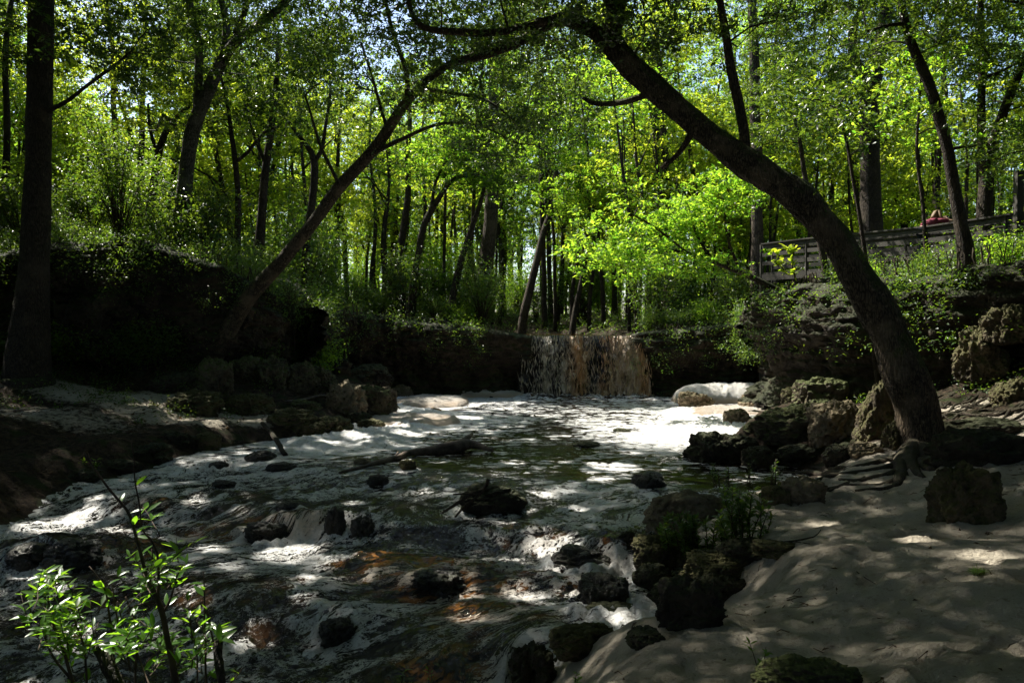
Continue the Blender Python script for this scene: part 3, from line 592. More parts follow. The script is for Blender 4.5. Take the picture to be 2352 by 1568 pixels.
for _ in range(90):
    y_ = _r.uniform(6.5, 20); x_ = _r.uniform(-6.5, 1.5) if y_ < 12 else _r.uniform(-4, 4); SPOT.append((x_, y_, 0, _r.uniform(.07, .16)))
for p_, r_ in [((6.05, 12.7, 1.25), .42), ((6.3, 12.6, .85), .3), ((5.8, 12.6, .5), .25), ((7.2, 26, .6), .55), ((9.3, 15.2, 2.6), .3), ((9.6, 15.2, 2.0), .25), ((-4.2, 22.5, 1.0), .3), ((4.6, 12.6, .4), .2)]: SPOT.append((*p_, r_))
SPOTA = np.array(SPOT)
def carve(P):
    keep = np.ones(len(P), bool)
    for (x, y, z, r) in SPOTA:
        v = P - np.array([x, y, z]); s = v @ SUN; m = (s > .5)
        d2 = (v * v).sum(1) - s * s
        keep &= ~(m & (d2 < (r * 1.15) ** 2))
    return keep
def leaves(c, size, flat=.55, up=None, ratio=.46, var=.35, r=rng):
    """one folded four-point leaf at each centre"""
    n = len(c); th = r.uniform(0, 2 * np.pi, n); el = r.normal(-.25, .45, n)
    a = np.stack([np.cos(th) * np.cos(el), np.sin(th) * np.cos(el), np.sin(el)], -1)
    nrm = np.stack([r.normal(0, flat, n), r.normal(0, flat, n), np.ones(n)], -1)
    nrm -= a * (nrm * a).sum(1)[:, None]; nrm /= np.linalg.norm(nrm, axis=1)[:, None]
    b = np.cross(nrm, a); L = (size * (1 + var * r.normal(0, 1, n)).clip(.4, 1.9))[:, None]; w = L * ratio * .5
    return np.stack([c - a * L * .5, c + b * w + nrm * L * .06 - a * L * .05, c + a * L * .5 - nrm * L * .08, c - b * w + nrm * L * .06 - a * L * .05], 1).reshape(-1, 3)
def leaf_mesh(name, c, size, mat, **k):
    V = leaves(c, size, **k); return mesh_np(name, V, np.arange(len(V)).reshape(-1, 4), mat, smooth=False)
def ell_pts(n, e, r=rng, shell=.35):
    d = r.normal(size=(n, 3)); d /= np.linalg.norm(d, axis=1)[:, None]; q = r.uniform(shell, 1, n)[:, None] ** .6
    return np.array(e[:3]) + d * q * np.array(e[3:6])
LM = 2.6
def tree(name, label, mat, pts, branches=(), crowns=(), leaf=.07, nleaf=180, lmat='oak_leaf', seg=12, cat='tree', group=None, do_carve=True, spread=.55, base_to_ground=True, twig_r=.012, jit=.0, lump=.05, seed=1, flare=1.5, step=.25, world=False, mossy=False, step_l=.5):
    """pts: rows (px, py, width px, Y) measured on the photo, or world rows (x, y, z, r)"""
    r = np.random.default_rng(seed * 101 + 5)
    def W(rows):
        out = []
        for q in rows:
            if world: out.append(q)
            else:
                p = at(q[0], q[1], q[3]); out.append((*p, q[2] / FPX * q[3] / 2))
        return np.array(out, float)
    T = W(pts)
    if base_to_ground:
        g = gz(T[0, 0], T[0, 1])
        if T[0, 2] > g - .1:
            d = T[0, :3] - T[1, :3]; d /= max(1e-6, -d[2]) if d[2] < 0 else 1; k = T[0, 2] - g
            q = T[0, :3] + d * min(k, 99) * np.array([.6, .6, 1]); q[2] = g + .05
            if k > .3: T = np.vstack([[*q, T[0, 3] * 1.12], T])
            q = T[0, :3].copy(); q[2] = g - .35; T = np.vstack([[*q, T[0, 3] * flare], [q[0], q[1], g + .1, T[0, 3] * (1 + (flare - 1) * .55)], T]) if k > .3 else np.vstack([[*q, T[0, 3] * flare], T])
    base = np.array([T[0, 0], T[0, 1], T[0, 2]])
    root = thing(name, label, cat, base, group)
    wob = lambda S, a: S + np.concatenate([a * np.stack([pn(P3(S[:, 2] * .6, S[:, 0], k_ + seed, 1.0)) for k_ in (1, 2, 3)], -1) * np.minimum(1, S[:, 3:4] * 8 + .3), np.zeros((len(S), 1))], 1)
    mb = MB(); S = smooth_path(T, step); S = S if jit else wob(S, .05); S[:, 3] = np.maximum(S[:, 3], .01)
    mb.tube(S[:, :3] - base, S[:, 3], seg, jit=jit, lump=lump, seed=seed)
    skel = [S[int(len(S) * .35):, :4]]
    for b in branches:
        B = smooth_path(W(b), step * .8); B = wob(B, .06); B[:, 3] = np.maximum(B[:, 3], .008)
        mb.tube(B[:, :3] - base, B[:, 3], max(6, seg - 4), jit=jit * .5, lump=lump, seed=seed + 3); skel.append(B[len(B) // 5:, :4])
    SK = np.concatenate(skel); C = []
    for e in crowns: C.append(ell_pts(int(e[6]), e, r))
    if C:
        C = np.concatenate(C); tw = MB(); cl = []
        d0 = np.min(np.linalg.norm(C[:, None, :] - SK[None, ::3, :3], axis=2), axis=1); C = C[np.argsort(d0)]
        for c in C:
            v = c - SK[:, :3]; D = np.linalg.norm(v, axis=1) + np.maximum(0, -v[:, 2] + .0) * .8
            i = int(np.argmin(D)); A = SK[i]; L = float(np.linalg.norm(c - A[:3]))
            if L < .2: cl.append(c); continue
            n = max(3, int(L / step_l) + 2); t = np.linspace(0, 1, n)[:, None]
            P = A[:3] + (c - A[:3]) * t; sag = np.sin(t[:, 0] * np.pi); P[:, 2] += sag * L * r.uniform(-.02, .16); P += r.normal(0, .045 * L / n ** .5, P.shape) * sag[:, None]
            ra = min(A[3] * .75, .012 + .016 * L); R = np.linspace(ra, twig_r, n)
            tw.tube(P - base, R, 5 if ra > .03 else 4, cap=False)
            SK = np.vstack([SK, np.concatenate([P[1:], R[1:, None]], 1)]); cl.append(c)
            if L > 1.2: cl.append(P[-2] * .6 + P[-1] * .4)
        cl = np.array(cl); nn = (LM * nleaf * r.uniform(.45, 1.5, len(cl))).astype(int)
        idx = np.repeat(np.arange(len(cl)), nn); m = len(idx)
        # sub-sprays inside each cluster give clumps and gaps
        sub = r.normal(size=(len(cl), 9, 3)) * np.array([spread, spread, spread * .5]); pick = r.integers(0, 9, m)
        P = cl[idx] + sub[idx, pick] + r.normal(size=(m, 3)) * np.array([.105, .105, .06]) * (spread / .55)
        if do_carve: P = P[carve(P)]
        wood = tw
        mb.add(np.concatenate(wood.V), np.concatenate(wood.Q)) if wood.V else None
        o = link('crown', leaf_mesh('crown', P - base, leaf, M[lmat], r=r), root)
    link('trunk', mb.mesh('trunk', M[mat]), root)
    return root
EW = lambda px, py, Y, rx, ry, rz, n: (*at(px, py, Y), rx, ry, rz, n)
# the arching tree of the right bank
tree('leaning_oak', 'huge mossy tree leaning from the sandy right bank and arching over the creek', 'bark_oak',
     [(2126, 1060, 131, 12), (2116, 1000, 97, 12), (2105, 930, 86, 12), (2078, 860, 89, 12), (2046, 775, 73, 12.1), (2015, 715, 78, 12.2), (1965, 630, 67, 12.3), (1928, 560, 65, 12.5), (1882, 505, 59, 12.6), (1835, 455, 62, 12.7), (1785, 420, 54, 12.8), (1720, 378, 64, 12.95), (1665, 338, 49, 13.1), (1620, 302, 45, 13.2), (1555, 248, 44, 13.4), (1495, 195, 48, 13.6), (1440, 145, 48, 13.7), (1408, 95, 36, 13.8), (1412, 40, 31, 13.9), (1428, -30, 25, 14), (1440, -120, 21, 14)],
     [[(1440, 150, 40, 13.7), (1395, 100, 34, 13.8), (1345, 62, 30, 13.9), (1290, 46, 26, 14), (1245, 66, 21, 14.1), (1190, 100, 17, 14.2), (1110, 125, 15, 14.4), (1040, 145, 12, 14.6), (985, 180, 9, 14.8)],
      [(1290, 46, 20, 14), (1230, 58, 15, 14), (1160, 72, 13, 14), (1060, 74, 12, 13.9), (985, 70, 10, 13.8), (950, 40, 8, 13.8), (935, -20, 6, 13.8)],
      [(1712, 385, 26, 13), (1712, 320, 19, 13), (1700, 250, 18, 13), (1682, 180, 17, 13), (1668, 100, 14, 13), (1655, 20, 12, 13), (1640, -80, 10, 13)],
      [(1412, 40, 20, 13.9), (1385, -20, 16, 13.5), (1350, -120, 12, 12.5)], [(1600, 290, 12, 13.2), (1560, 350, 8, 13.6), (1520, 385, 6, 14)], [(1495, 215, 12, 13.6), (1430, 235, 9, 13.9), (1370, 238, 7, 14.2), (1340, 225, 4, 14.4)],
      [(1400, -20, 18, 13.8), (1500, -200, 14, 12), (1560, -420, 10, 10.5)], [(1640, -80, 9, 13), (1720, -260, 8, 11), (1800, -500, 6, 9.5)]],
     [EW(1080, 10, 14, 2.6, 1.6, .8, 26), EW(1350, -60, 13.5, 2.2, 2, 1.0, 26), EW(1650, -20, 13, 2.0, 1.6, 1.1, 24), EW(1340, 120, 14.2, .7, .6, .5, 3), (2.5, 12, 11.5, 5.5, 4.5, 1.8, 210), (1.5, 4, 12.5, 6, 5, 1.6, 170), (4.5, 8.5, 11.5, 5, 4, 1.6, 120), (-2.5, 12.5, 11.2, 4.5, 5, 1.5, 190), (-1.5, 11, 13.8, 6, 5.5, 1.2, 210), EW(1460, 60, 13.5, .9, .8, .6, 6)],  # the wide high clusters are unseen canopy added to shade sand and creek
     leaf=.085, nleaf=125, seg=56, jit=.026, lump=.13, flare=1.25, step=.06, seed=3)
tree('leaning_tree', 'slim tree leaning right from the boulders under the left bank', 'bark_oak',
     [(488, 830, 46, 20), (555, 705, 38, 19.8), (640, 610, 32, 19.5), (705, 530, 29, 19.2), (780, 430, 28, 19), (860, 340, 26, 18.6), (938, 232, 22, 18.3), (1000, 165, 16, 18), (1075, 130, 12, 17.8), (1160, 95, 9, 17.5), (1240, 40, 7, 17.3)],
     [[(938, 232, 14, 18.3), (935, 160, 11, 18), (900, 70, 9, 17.8), (880, -30, 7, 17.5)], [(845, 358, 13, 18.6), (925, 318, 9, 18.4), (1010, 285, 7, 18), (1100, 290, 5, 17.6), (1190, 330, 4, 17.4)], [(960, 205, 10, 18.2), (1050, 215, 8, 18), (1120, 235, 6, 17.5), (1200, 290, 4, 17.3)],
      [(890, 300, 8, 18.6), (860, 200, 7, 18.5), (830, 100, 5, 18.5)], [(780, 430, 9, 19), (735, 330, 7, 19), (700, 220, 5, 19)]],
     [EW(1060, 200, 17.8, 2.0, 1.4, .9, 20), EW(1160, 330, 17.4, 1.3, 1.2, .6, 12), EW(960, 60, 17.8, 3.0, 1.8, 1.1, 34), EW(1180, 40, 17.2, 2.0, 1.5, .8, 22), EW(800, 130, 18.5, 1.6, 1.2, 1.0, 12), (-2, 17, 12.5, 5, 4, 1.8, 60), EW(1270, 250, 17.2, 1.3, 1, .9, 12)],
     leaf=.09, nleaf=105, seg=18, lump=.08, seed=4, step=.15)
tree('large_tree', 'thick straight trunk at the left edge of the photo, in deep shade', 'bark',
     [(66, 800, 88, 17.3), (74, 690, 70, 17.3), (79, 600, 60, 17.3), (84, 480, 55, 17.3), (88, 330, 51, 17.3), (92, 160, 50, 17.3), (95, 0, 49, 17.3), (98, -260, 46, 17.3), (110, -500, 36, 17.3)],
     [[(98, -200, 26, 17.3), (220, -420, 18, 16), (330, -600, 12, 15)], [(110, 255, 9, 17.2), (175, 215, 7, 17), (250, 160, 6, 16.8), (300, 120, 4, 16.6)]],
     [(-9, 15.5, 13, 5.5, 5, 2.4, 120), (-14, 19, 14.5, 5, 5, 2, 100), (-9, 9, 12.5, 5, 5, 2, 90), EW(40, 20, 16.8, 1.5, 1.5, 1.1, 12), EW(290, 110, 16.6, 1.2, 1, .6, 10)],
     leaf=.10, nleaf=110, seg=28, lump=.05, seed=5, step=.15, jit=.014, flare=1.2)
tree('forked_tree', 'grey trunk with two rising forks on top of the left bank', 'bark_grey',
     [(405, 560, 44, 22), (420, 470, 36, 22), (432, 370, 33, 22), (447, 285, 33, 22), (478, 215, 30, 22), (510, 140, 26, 22), (545, 95, 22, 21.5), (600, 50, 18, 21), (660, 0, 14, 20.5), (760, -80, 10, 20)],
     [[(450, 285, 20, 22), (458, 200, 19, 22), (455, 110, 18, 22), (440, 40, 17, 22), (425, -60, 14, 22)], [(512, 140, 20, 22), (520, 60, 17, 22), (505, -20, 14, 22)], [(530, 110, 16, 21.8), (560, 30, 14, 21.5), (590, -60, 11, 21)], [(405, 290, 10, 22), (375, 265, 8, 21.8), (360, 300, 5, 21.6)]],
     [EW(540, 30, 21, 3.5, 2.5, 1.6, 40), EW(400, -60, 21.5, 3.5, 3, 1.8, 36), EW(690, 60, 20.5, 2.2, 2, 1.2, 20), (-8, 20, 15, 5, 4, 2, 80), (-12, 25, 15, 5, 4, 2.5, 70), EW(330, 250, 21.5, 1.5, 1.2, .8, 10)],
     leaf=.10, nleaf=100, seg=18, seed=6)
tree('straight_tree', 'stout straight trunk behind the boardwalk, forking at the top', 'bark',
     [(2002, 545, 50, 28), (2000, 470, 44, 28), (1998, 350, 41, 28), (1997, 240, 40, 28), (2002, 180, 42, 28), (2022, 110, 32, 28), (2035, 30, 28, 28), (2040, -80, 22, 28)],
     [[(2000, 195, 28, 28), (1965, 140, 22, 28), (1960, 60, 18, 28), (1990, 0, 14, 28), (2000, -80, 12, 28)], [(2020, 140, 14, 28), (2060, 55, 10, 28), (2120, 30, 8, 28)]],
     [EW(1960, 80, 27, 3.2, 2.5, 1.8, 34), EW(2060, -60, 28, 4, 3, 2, 36), EW(1860, 200, 27, 2, 1.5, 1.4, 14), EW(1950, -200, 27, 5, 4, 2, 40)], leaf=.09, nleaf=150, seg=18, seed=7, jit=.012)
tree('curved_tree', 'dark trunk curving up to the left in front of the boardwalk rail', 'bark',
     [(2215, 600, 38, 17), (2205, 520, 30, 17), (2196, 440, 27, 17), (2180, 350, 25, 17), (2160, 280, 24, 17), (2130, 190, 23, 17), (2095, 100, 21, 17), (2070, 20, 17, 17), (2050, -100, 12, 17)],
     [[(2080, 55, 10, 17), (2040, 60, 8, 17), (1990, 75, 6, 17)], [(2180, 345, 9, 17), (2240, 335, 6, 17), (2290, 365, 4, 17)]],
     [EW(2060, 30, 16.5, 1.6, 1.4, 1.2, 16), (8, 16, 11.5, 4, 3.5, 2, 55), EW(2290, 340, 17, 1.0, 1, .7, 8), EW(2200, 40, 17, 1.6, 1.5, 1.2, 14)], leaf=.09, nleaf=110, seg=14, seed=8)
tree('forked_tree', 'dark trunk forking halfway up, rightmost tree beside the boardwalk rail', 'bark',
     [(2258, 590, 44, 20), (2262, 500, 32, 20), (2268, 420, 30, 20), (2266, 370, 30, 20), (2256, 320, 20, 20), (2254, 220, 17, 20), (2254, 100, 15, 20), (2252, -30, 12, 20)],
     [[(2268, 370, 24, 20), (2290, 310, 22, 20), (2312, 240, 20, 20), (2340, 170, 18, 20), (2380, 80, 15, 20)], [(2256, 180, 9, 20), (2300, 165, 7, 20), (2345, 140, 5, 20)]],
     [EW(2300, 60, 19.5, 2.2, 2, 1.6, 28), EW(2200, 120, 20, 1.6, 1.5, 1.4, 14), (13, 19, 13, 4.5, 4, 2.2, 60), EW(2330, 300, 20, 1, 1, 1, 8)], leaf=.10, nleaf=95, seg=14, seed=9)
tree('pine_tree', 'tall reddish pine trunk behind the near corner of the boardwalk', 'bark_pine',
     [(1740, 660, 34, 29), (1738, 560, 27, 29), (1738, 400, 25, 29), (1735, 250, 24, 29), (1732, 120, 22, 29), (1728, 0, 20, 29), (1725, -150, 16, 29)], [],
     [EW(1730, -150, 29, 3, 3, 2.5, 40), EW(1740, 120, 28, 2.4, 1.8, 1.5, 18), EW(1790, 260, 28, 1.6, 1.4, 1.2, 10)], leaf=.09, nleaf=140, seed=10, seg=14)
tree('pine_tree', 'thick grey pine trunk left of the waterfall with scaly bark', 'bark_pine',
     [(1095, 715, 52, 33), (1112, 640, 36, 33), (1122, 560, 32, 33), (1130, 460, 30, 33), (1132, 360, 27, 33), (1134, 240, 24, 33), (1136, 100, 20, 33)], [[(1125, 345, 8, 33), (1090, 240, 6, 33)]],
     [EW(1130, 60, 33, 3.2, 2.6, 2, 36), EW(1200, 200, 32, 2, 1.6, 1.2, 14)], leaf=.09, nleaf=150, seed=11, seg=14)
SL = [('bent_tree', 'slender dark tree bending right, second from the pine left of the waterfall', [(945, 705, 22, 30), (955, 620, 17, 30), (968, 540, 15, 30), (985, 490, 15, 30), (1010, 450, 12, 30), (1045, 410, 10, 30), (1100, 400, 6, 29.5)], [[(988, 488, 9, 30), (1000, 420, 7, 30), (1040, 340, 5, 30)]], [EW(1050, 380, 29.5, 2.2, 1.5, 1.1, 22), EW(1030, 320, 29.5, 1.5, 1.2, .9, 12)], 'bright_leaf'),
      ('bent_tree', 'slender dark tree leaning right, directly left of the waterfall pine', [(1035, 725, 20, 30), (1045, 660, 16, 30), (1062, 590, 15, 30), (1085, 520, 13, 30), (1105, 460, 10, 30), (1120, 380, 7, 30)], [], [EW(1130, 380, 29.5, 1.8, 1.4, 1.1, 18)], 'oak_leaf'),
      ('slim_tree', 'slim upright trunk with a bend at its foot, third from the waterfall pine', [(905, 695, 20, 31), (915, 610, 17, 31), (925, 540, 17, 31), (937, 450, 14, 31), (938, 350, 12, 31), (940, 250, 9, 31)], [], [EW(940, 230, 30.5, 2.2, 1.8, 1.6, 24)], 'oak_leaf'),
      ('slim_tree', 'dark trunk forking low into two crooked arms right of the leaning tree foot', [(700, 650, 22, 27), (705, 560, 18, 27), (718, 450, 17, 27), (722, 370, 17, 27), (705, 335, 11, 27), (670, 290, 8, 27), (640, 240, 6, 27)], [[(722, 370, 12, 27), (740, 345, 10, 27), (748, 300, 8, 27), (760, 200, 6, 27)]], [EW(700, 200, 26.5, 2.4, 1.8, 1.6, 26)], 'oak_leaf'),
      ('slim_tree', 'dark straight tree standing just behind the slim leaning trunk', [(592, 620, 26, 26), (600, 500, 21, 26), (612, 380, 18, 26), (625, 280, 16, 26), (635, 190, 13, 26), (640, 80, 10, 26)], [[(612, 380, 10, 26), (580, 300, 7, 26), (560, 230, 5, 26)]], [EW(630, 80, 25.5, 2.6, 2, 1.6, 28), EW(590, 230, 26, 1.4, 1.2, 1, 10)], 'oak_leaf'),
      ('slim_tree', 'thin black trunk right of the grey forked tree, forking like a Y', [(545, 560, 16, 24), (546, 450, 13, 24), (542, 370, 13, 24), (530, 300, 10, 24), (520, 230, 8, 24), (500, 150, 6, 24)], [[(542, 372, 9, 24), (570, 350, 8, 24), (600, 310, 6, 24), (640, 290, 4, 24)]], [EW(510, 200, 23.5, 1.8, 1.5, 1.2, 18), EW(640, 280, 23.5, 1.2, 1, .8, 9)], 'oak_leaf'),
      ('crooked_tree', 'short crooked dark tree left of the grey forked tree', [(345, 490, 22, 25), (355, 420, 18, 25), (362, 360, 16, 25), (378, 310, 14, 25), (400, 275, 11, 25), (440, 240, 8, 25)], [[(362, 360, 10, 25), (345, 300, 8, 25), (340, 240, 6, 25)]], [EW(370, 220, 24.5, 2.4, 1.8, 1.4, 26)], 'yellow_leaf'),
      ('slim_tree', 'thin straight trunk between the big left trunk and the crooked tree', [(268, 480, 16, 28), (268, 380, 13, 28), (262, 250, 12, 28), (258, 120, 11, 28), (245, 0, 9, 28)], [], [EW(260, 80, 27.5, 3, 2.4, 2, 34)], 'yellow_leaf'),
      ('slim_tree', 'thin dark trunk at the very left border, behind the big trunk', [(8, 560, 20, 24), (10, 420, 16, 24), (18, 280, 14, 24), (10, 150, 13, 24), (25, 0, 11, 24)], [], [EW(20, 60, 24, 2.6, 2, 1.8, 26), EW(150, 60, 25, 2, 2, 1.5, 16)], 'yellow_leaf'),
      ('pine_tree', 'leaning grey trunk above the waterfall, right of the scaly pine', [(1205, 715, 20, 38), (1228, 620, 17, 38), (1248, 540, 15, 38), (1270, 470, 13, 38), (1280, 380, 10, 38)], [], [EW(1280, 350, 37.5, 3, 2, 1.8, 28)], 'bright_leaf'),
      ('slim_tree', 'thin dark trunk rising straight above the middle of the waterfall', [(1318, 730, 14, 36), (1335, 650, 11, 36), (1348, 560, 9, 36), (1352, 460, 7, 36)], [], [EW(1350, 430, 35.5, 2.2, 1.6, 1.5, 18)], 'bright_leaf'),
      ('slim_tree', 'dark upright trunk high behind the arching tree', [(1530, 600, 22, 36), (1530, 450, 19, 36), (1527, 330, 18, 36), (1520, 240, 15, 36), (1510, 100, 12, 36)], [[(1525, 300, 8, 36), (1470, 210, 5, 36)]], [EW(1510, 60, 35.5, 3, 2.4, 2, 34), EW(1420, 420, 35, 2, 1.6, 1.2, 14)], 'yellow_leaf'),
      ('slim_tree', 'slender trunk between the arching tree and the stout straight tree', [(1885, 560, 16, 24), (1862, 480, 12, 24), (1850, 400, 11, 24), (1838, 330, 9, 24), (1820, 260, 7, 24)], [], [EW(1830, 250, 23.5, 1.8, 1.4, 1.4, 14)], 'oak_leaf'),
      ('slim_tree', 'thin pale sapling trunk standing before the person on the boardwalk', [(2124, 560, 9, 19.6), (2118, 460, 8, 19.6), (2108, 360, 7, 19.6), (2110, 260, 6, 19.6), (2116, 160, 5, 19.6)], [], [EW(2110, 230, 19.5, 1.3, 1.1, 1.2, 12)], 'bright_leaf'),
      ('slim_tree', 'thin curving trunk crossing the boardwalk rail beside the arching tree', [(1992, 620, 11, 17.5), (1978, 520, 9, 17.5), (1960, 420, 8, 17.5), (1945, 330, 7, 17.5), (1920, 250, 5, 17.5)], [], [EW(1930, 260, 17.2, 1.2, 1, 1.0, 8)], 'oak_leaf')]
for i, (nm, lb, pts, br, cr, lm) in enumerate(SL):
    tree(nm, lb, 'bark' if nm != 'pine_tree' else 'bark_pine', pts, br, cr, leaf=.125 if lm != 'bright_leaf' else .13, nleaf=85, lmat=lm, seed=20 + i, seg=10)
# the low maple reaching over the pool
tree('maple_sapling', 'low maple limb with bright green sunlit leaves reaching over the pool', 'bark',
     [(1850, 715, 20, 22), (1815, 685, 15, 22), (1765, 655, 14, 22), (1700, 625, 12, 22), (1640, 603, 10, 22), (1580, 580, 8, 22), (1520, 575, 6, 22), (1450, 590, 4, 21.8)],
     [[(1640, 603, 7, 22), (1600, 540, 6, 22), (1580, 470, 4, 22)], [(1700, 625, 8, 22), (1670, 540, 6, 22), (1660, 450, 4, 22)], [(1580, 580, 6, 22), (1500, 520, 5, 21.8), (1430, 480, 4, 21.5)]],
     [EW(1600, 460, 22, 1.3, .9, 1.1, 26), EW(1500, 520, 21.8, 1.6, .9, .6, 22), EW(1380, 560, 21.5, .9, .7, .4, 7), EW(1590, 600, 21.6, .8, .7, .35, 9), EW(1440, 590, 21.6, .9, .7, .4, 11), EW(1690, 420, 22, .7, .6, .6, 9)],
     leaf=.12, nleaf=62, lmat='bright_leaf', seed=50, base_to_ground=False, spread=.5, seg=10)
# ------------------------------------------------------------------ the wood behind: shared kinds of tree, copied
def kind_tree(i, h, lean, lm, cz0, rad):
    r = np.random.default_rng(900 + i); b = -.3
    pts = [(0, 0, b, .19 + .03 * (i % 3)), (lean * .1, 0, 1.2, .15), (lean * .4, .1, h * .3, .13), (lean * .75, -.1, h * .6, .10), (lean, 0, h * .9, .05)]
    cr = [(lean * .8, 0, h * .72, rad, rad, h * .22, 26), (lean * .5, 0, cz0 + (h - cz0) * .25, rad * .9, rad * .9, h * .13, 16)]
    br = [[(lean * .4, .1, h * .3, .07), (lean * .4 + r.normal() * .8, r.normal(), h * .48, .05), (lean * .4 + r.normal() * 1.6, r.normal() * 1.5, h * .62, .03)] for _ in range(2)]
    return tree('forest_tree', '', 'bark', pts, br, cr, leaf=.17, nleaf=115, lmat=lm, seg=8, do_carve=False, base_to_ground=False, seed=60 + i, world=True, spread=.75, step=.6, step_l=1.2)
def copy_tree(o, loc, rz, s=1.0, label=None, group=None):
    c = o.copy(); COL.objects.link(c); c.location = loc; c.rotation_euler = (0, 0, rz); c.scale = (s, s, s)
    if label: c['label'] = label
    if group: c['group'] = group
    for ch in o.children:
        d = ch.copy(); COL.objects.link(d); d.parent = c
    return c
LM = 1.6
KT = [kind_tree(0, 15, 1.5, 'oak_leaf', 4, 3.0), kind_tree(1, 18, -1.0, 'bright_leaf', 5, 3.2), kind_tree(2, 13, 2.5, 'yellow_leaf', 3, 2.8), kind_tree(3, 20, .5, 'oak_leaf', 7, 3.4), kind_tree(4, 11, -2.0, 'yellow_leaf', 3, 2.4), kind_tree(5, 16, 0, 'bright_leaf', 4, 3.0)]
FT_L = 'dark slender tree standing deep in the green wood beyond the falls'; FT_G = 'trees of the wood beyond the falls'
r = np.random.default_rng(5); spots = []
for _ in range(9000):
    y = r.uniform(33, 82); x = r.uniform(-.80, .80) * y
    if 33 < y < 39 and (-9 < x < 7): continue
    p = at(CX, CY, y); 
    if seg_dist(np.array([x]), np.array([y]), UP, False)[0][0] < 2.6: continue
    if all((x - a) ** 2 + (y - b) ** 2 > (2.6 + (y - 33) * .035) ** 2 for a, b in spots): spots.append((x, y))
    if len(spots) >= 165: break
for k, (x, y) in enumerate(spots):
    loc = (x, y, gz(x, y) - .1); rz = r.uniform(0, 6.28); s = r.uniform(.8, 1.2)
    if k < len(KT): o = KT[k]; o.location = loc; o.rotation_euler = (0, 0, rz); o.scale = (s, s, s); tag(o, FT_L, 'tree', FT_G)
    else: copy_tree(KT[int(r.integers(0, 6))], loc, rz, s, FT_L, FT_G)
# slender poles with small crowns between the bigger ones
def pole(i, h):
    q = np.random.default_rng(40 + i); l = q.uniform(-1.2, 1.2)
    return tree('slender_tree', '', 'bark', [(0, 0, -.3, .10), (.05, 0, 1.2, .085), (l * .3, .1, h * .4, .07), (l * .6, -.1, h * .7, .05), (l, 0, h, .03)], [[(l * .5, 0, h * .6, .035), (l * .5 + q.normal(), .6, h * .75, .02)]], [(l, 0, h * .92, 1.5, 1.5, h * .12, 9), (l * .5, 0, h * .55, 1.0, 1.0, h * .12, 4)], leaf=.15, nleaf=60, lmat=['yellow_leaf', 'bright_leaf', 'oak_leaf'][i % 3], seg=7, do_carve=False, base_to_ground=False, seed=140 + i, world=True, spread=.6, step=.6, step_l=1.0)
PK = [pole(i, h) for i, h in enumerate([8, 10, 7, 11, 9])]
PL_L = 'slender dark stem among bigger trunks in the wood beyond the falls'; PL_G = 'slender stems in the wood'
for k in range(150):
    y = r.uniform(31, 60); x = r.uniform(-.72, .72) * y
    while seg_dist(np.array([x]), np.array([y]), UP, False)[0][0] < 2.6: x += 1.1
    loc = (x, y, gz(x, y) - .1)
    if k < 5: o = PK[k]; o.location = loc; tag(o, PL_L, 'tree', PL_G)
    else: copy_tree(PK[k % 5], loc, r.uniform(0, 6.28), r.uniform(.8, 1.25), PL_L, PL_G)
sd = []
for _ in range(4000):
    y = r.uniform(8, 58); x = r.uniform(.78, 1.7) * max(y, 18) * r.choice([-1, 1])
    if all((x - a) ** 2 + (y - b) ** 2 > 3.4 ** 2 for a, b in sd): sd.append((x, y)); copy_tree(KT[len(sd) % 6], (x, y, gz(x, y) - .1), r.uniform(0, 6.28), r.uniform(.8, 1.1), 'leafy tree of the wood beside the creek, outside the photo', 'trees beside the creek')
    if len(sd) >= 80: break
for k in range(36):
    y = r.uniform(14, 45); x = r.uniform(.75, 1.3) * max(y, 20) * r.choice([-1, 1]); copy_tree(PK[k % 5], (x, y, gz(x, y) - .1), k, 1.1, 'slender stem beside the creek, outside the photo', 'slender stems beside the creek')
for k, (x, y, h) in enumerate([(-5, 1.5, 16), (8.5, 3.5, 15), (-12.5, 7, 16), (12.5, 9.5, 15), (-15.5, 14.5, 17), (3.5, -2, 15), (-2, -5, 16), (15.5, 14.5, 16), (-18, 4, 17), (-24, 13, 17), (-22.5, 21, 17)]):  # unseen trees added so that their crowns close the canopy and shade the creek
    q = np.random.default_rng(500 + k); g = gz(x, y); LM = 2.4
    tree('shade_tree', 'unseen tall tree added beside the view, its crown shading the creek', 'bark', [(x, y, g - .4, .30), (x + .2, y, g + 2, .24), (x, y + .3, h * .5, .2), (x + .3 - x * .05, y, h * .8, .1)], [], [(x - x * .12, y + 1.2, h * .82, 7.5, 7.0, h * .11, 150)], leaf=.15, nleaf=100, seg=8, base_to_ground=False, seed=500 + k, world=True, spread=.8, step=.6, step_l=1.2, group='unseen trees added beside the view for shade')
LM = 2.2
for k in range(60):  # unseen ring of trees added to cut low sky light from behind
    a = r.uniform(math.pi * .98, math.pi * 2.02); q = r.uniform(13, 30); x, y = q * math.cos(a), q * math.sin(a) + 4
    if abs(x) < 2 and y > -8: continue
    copy_tree(KT[k % 6], (x, y, gz(x, y) - .1), k * 1.1, r.uniform(.6, .8), 'unseen leafy tree added behind the viewpoint to block low sky light', 'unseen trees added to block sky light')
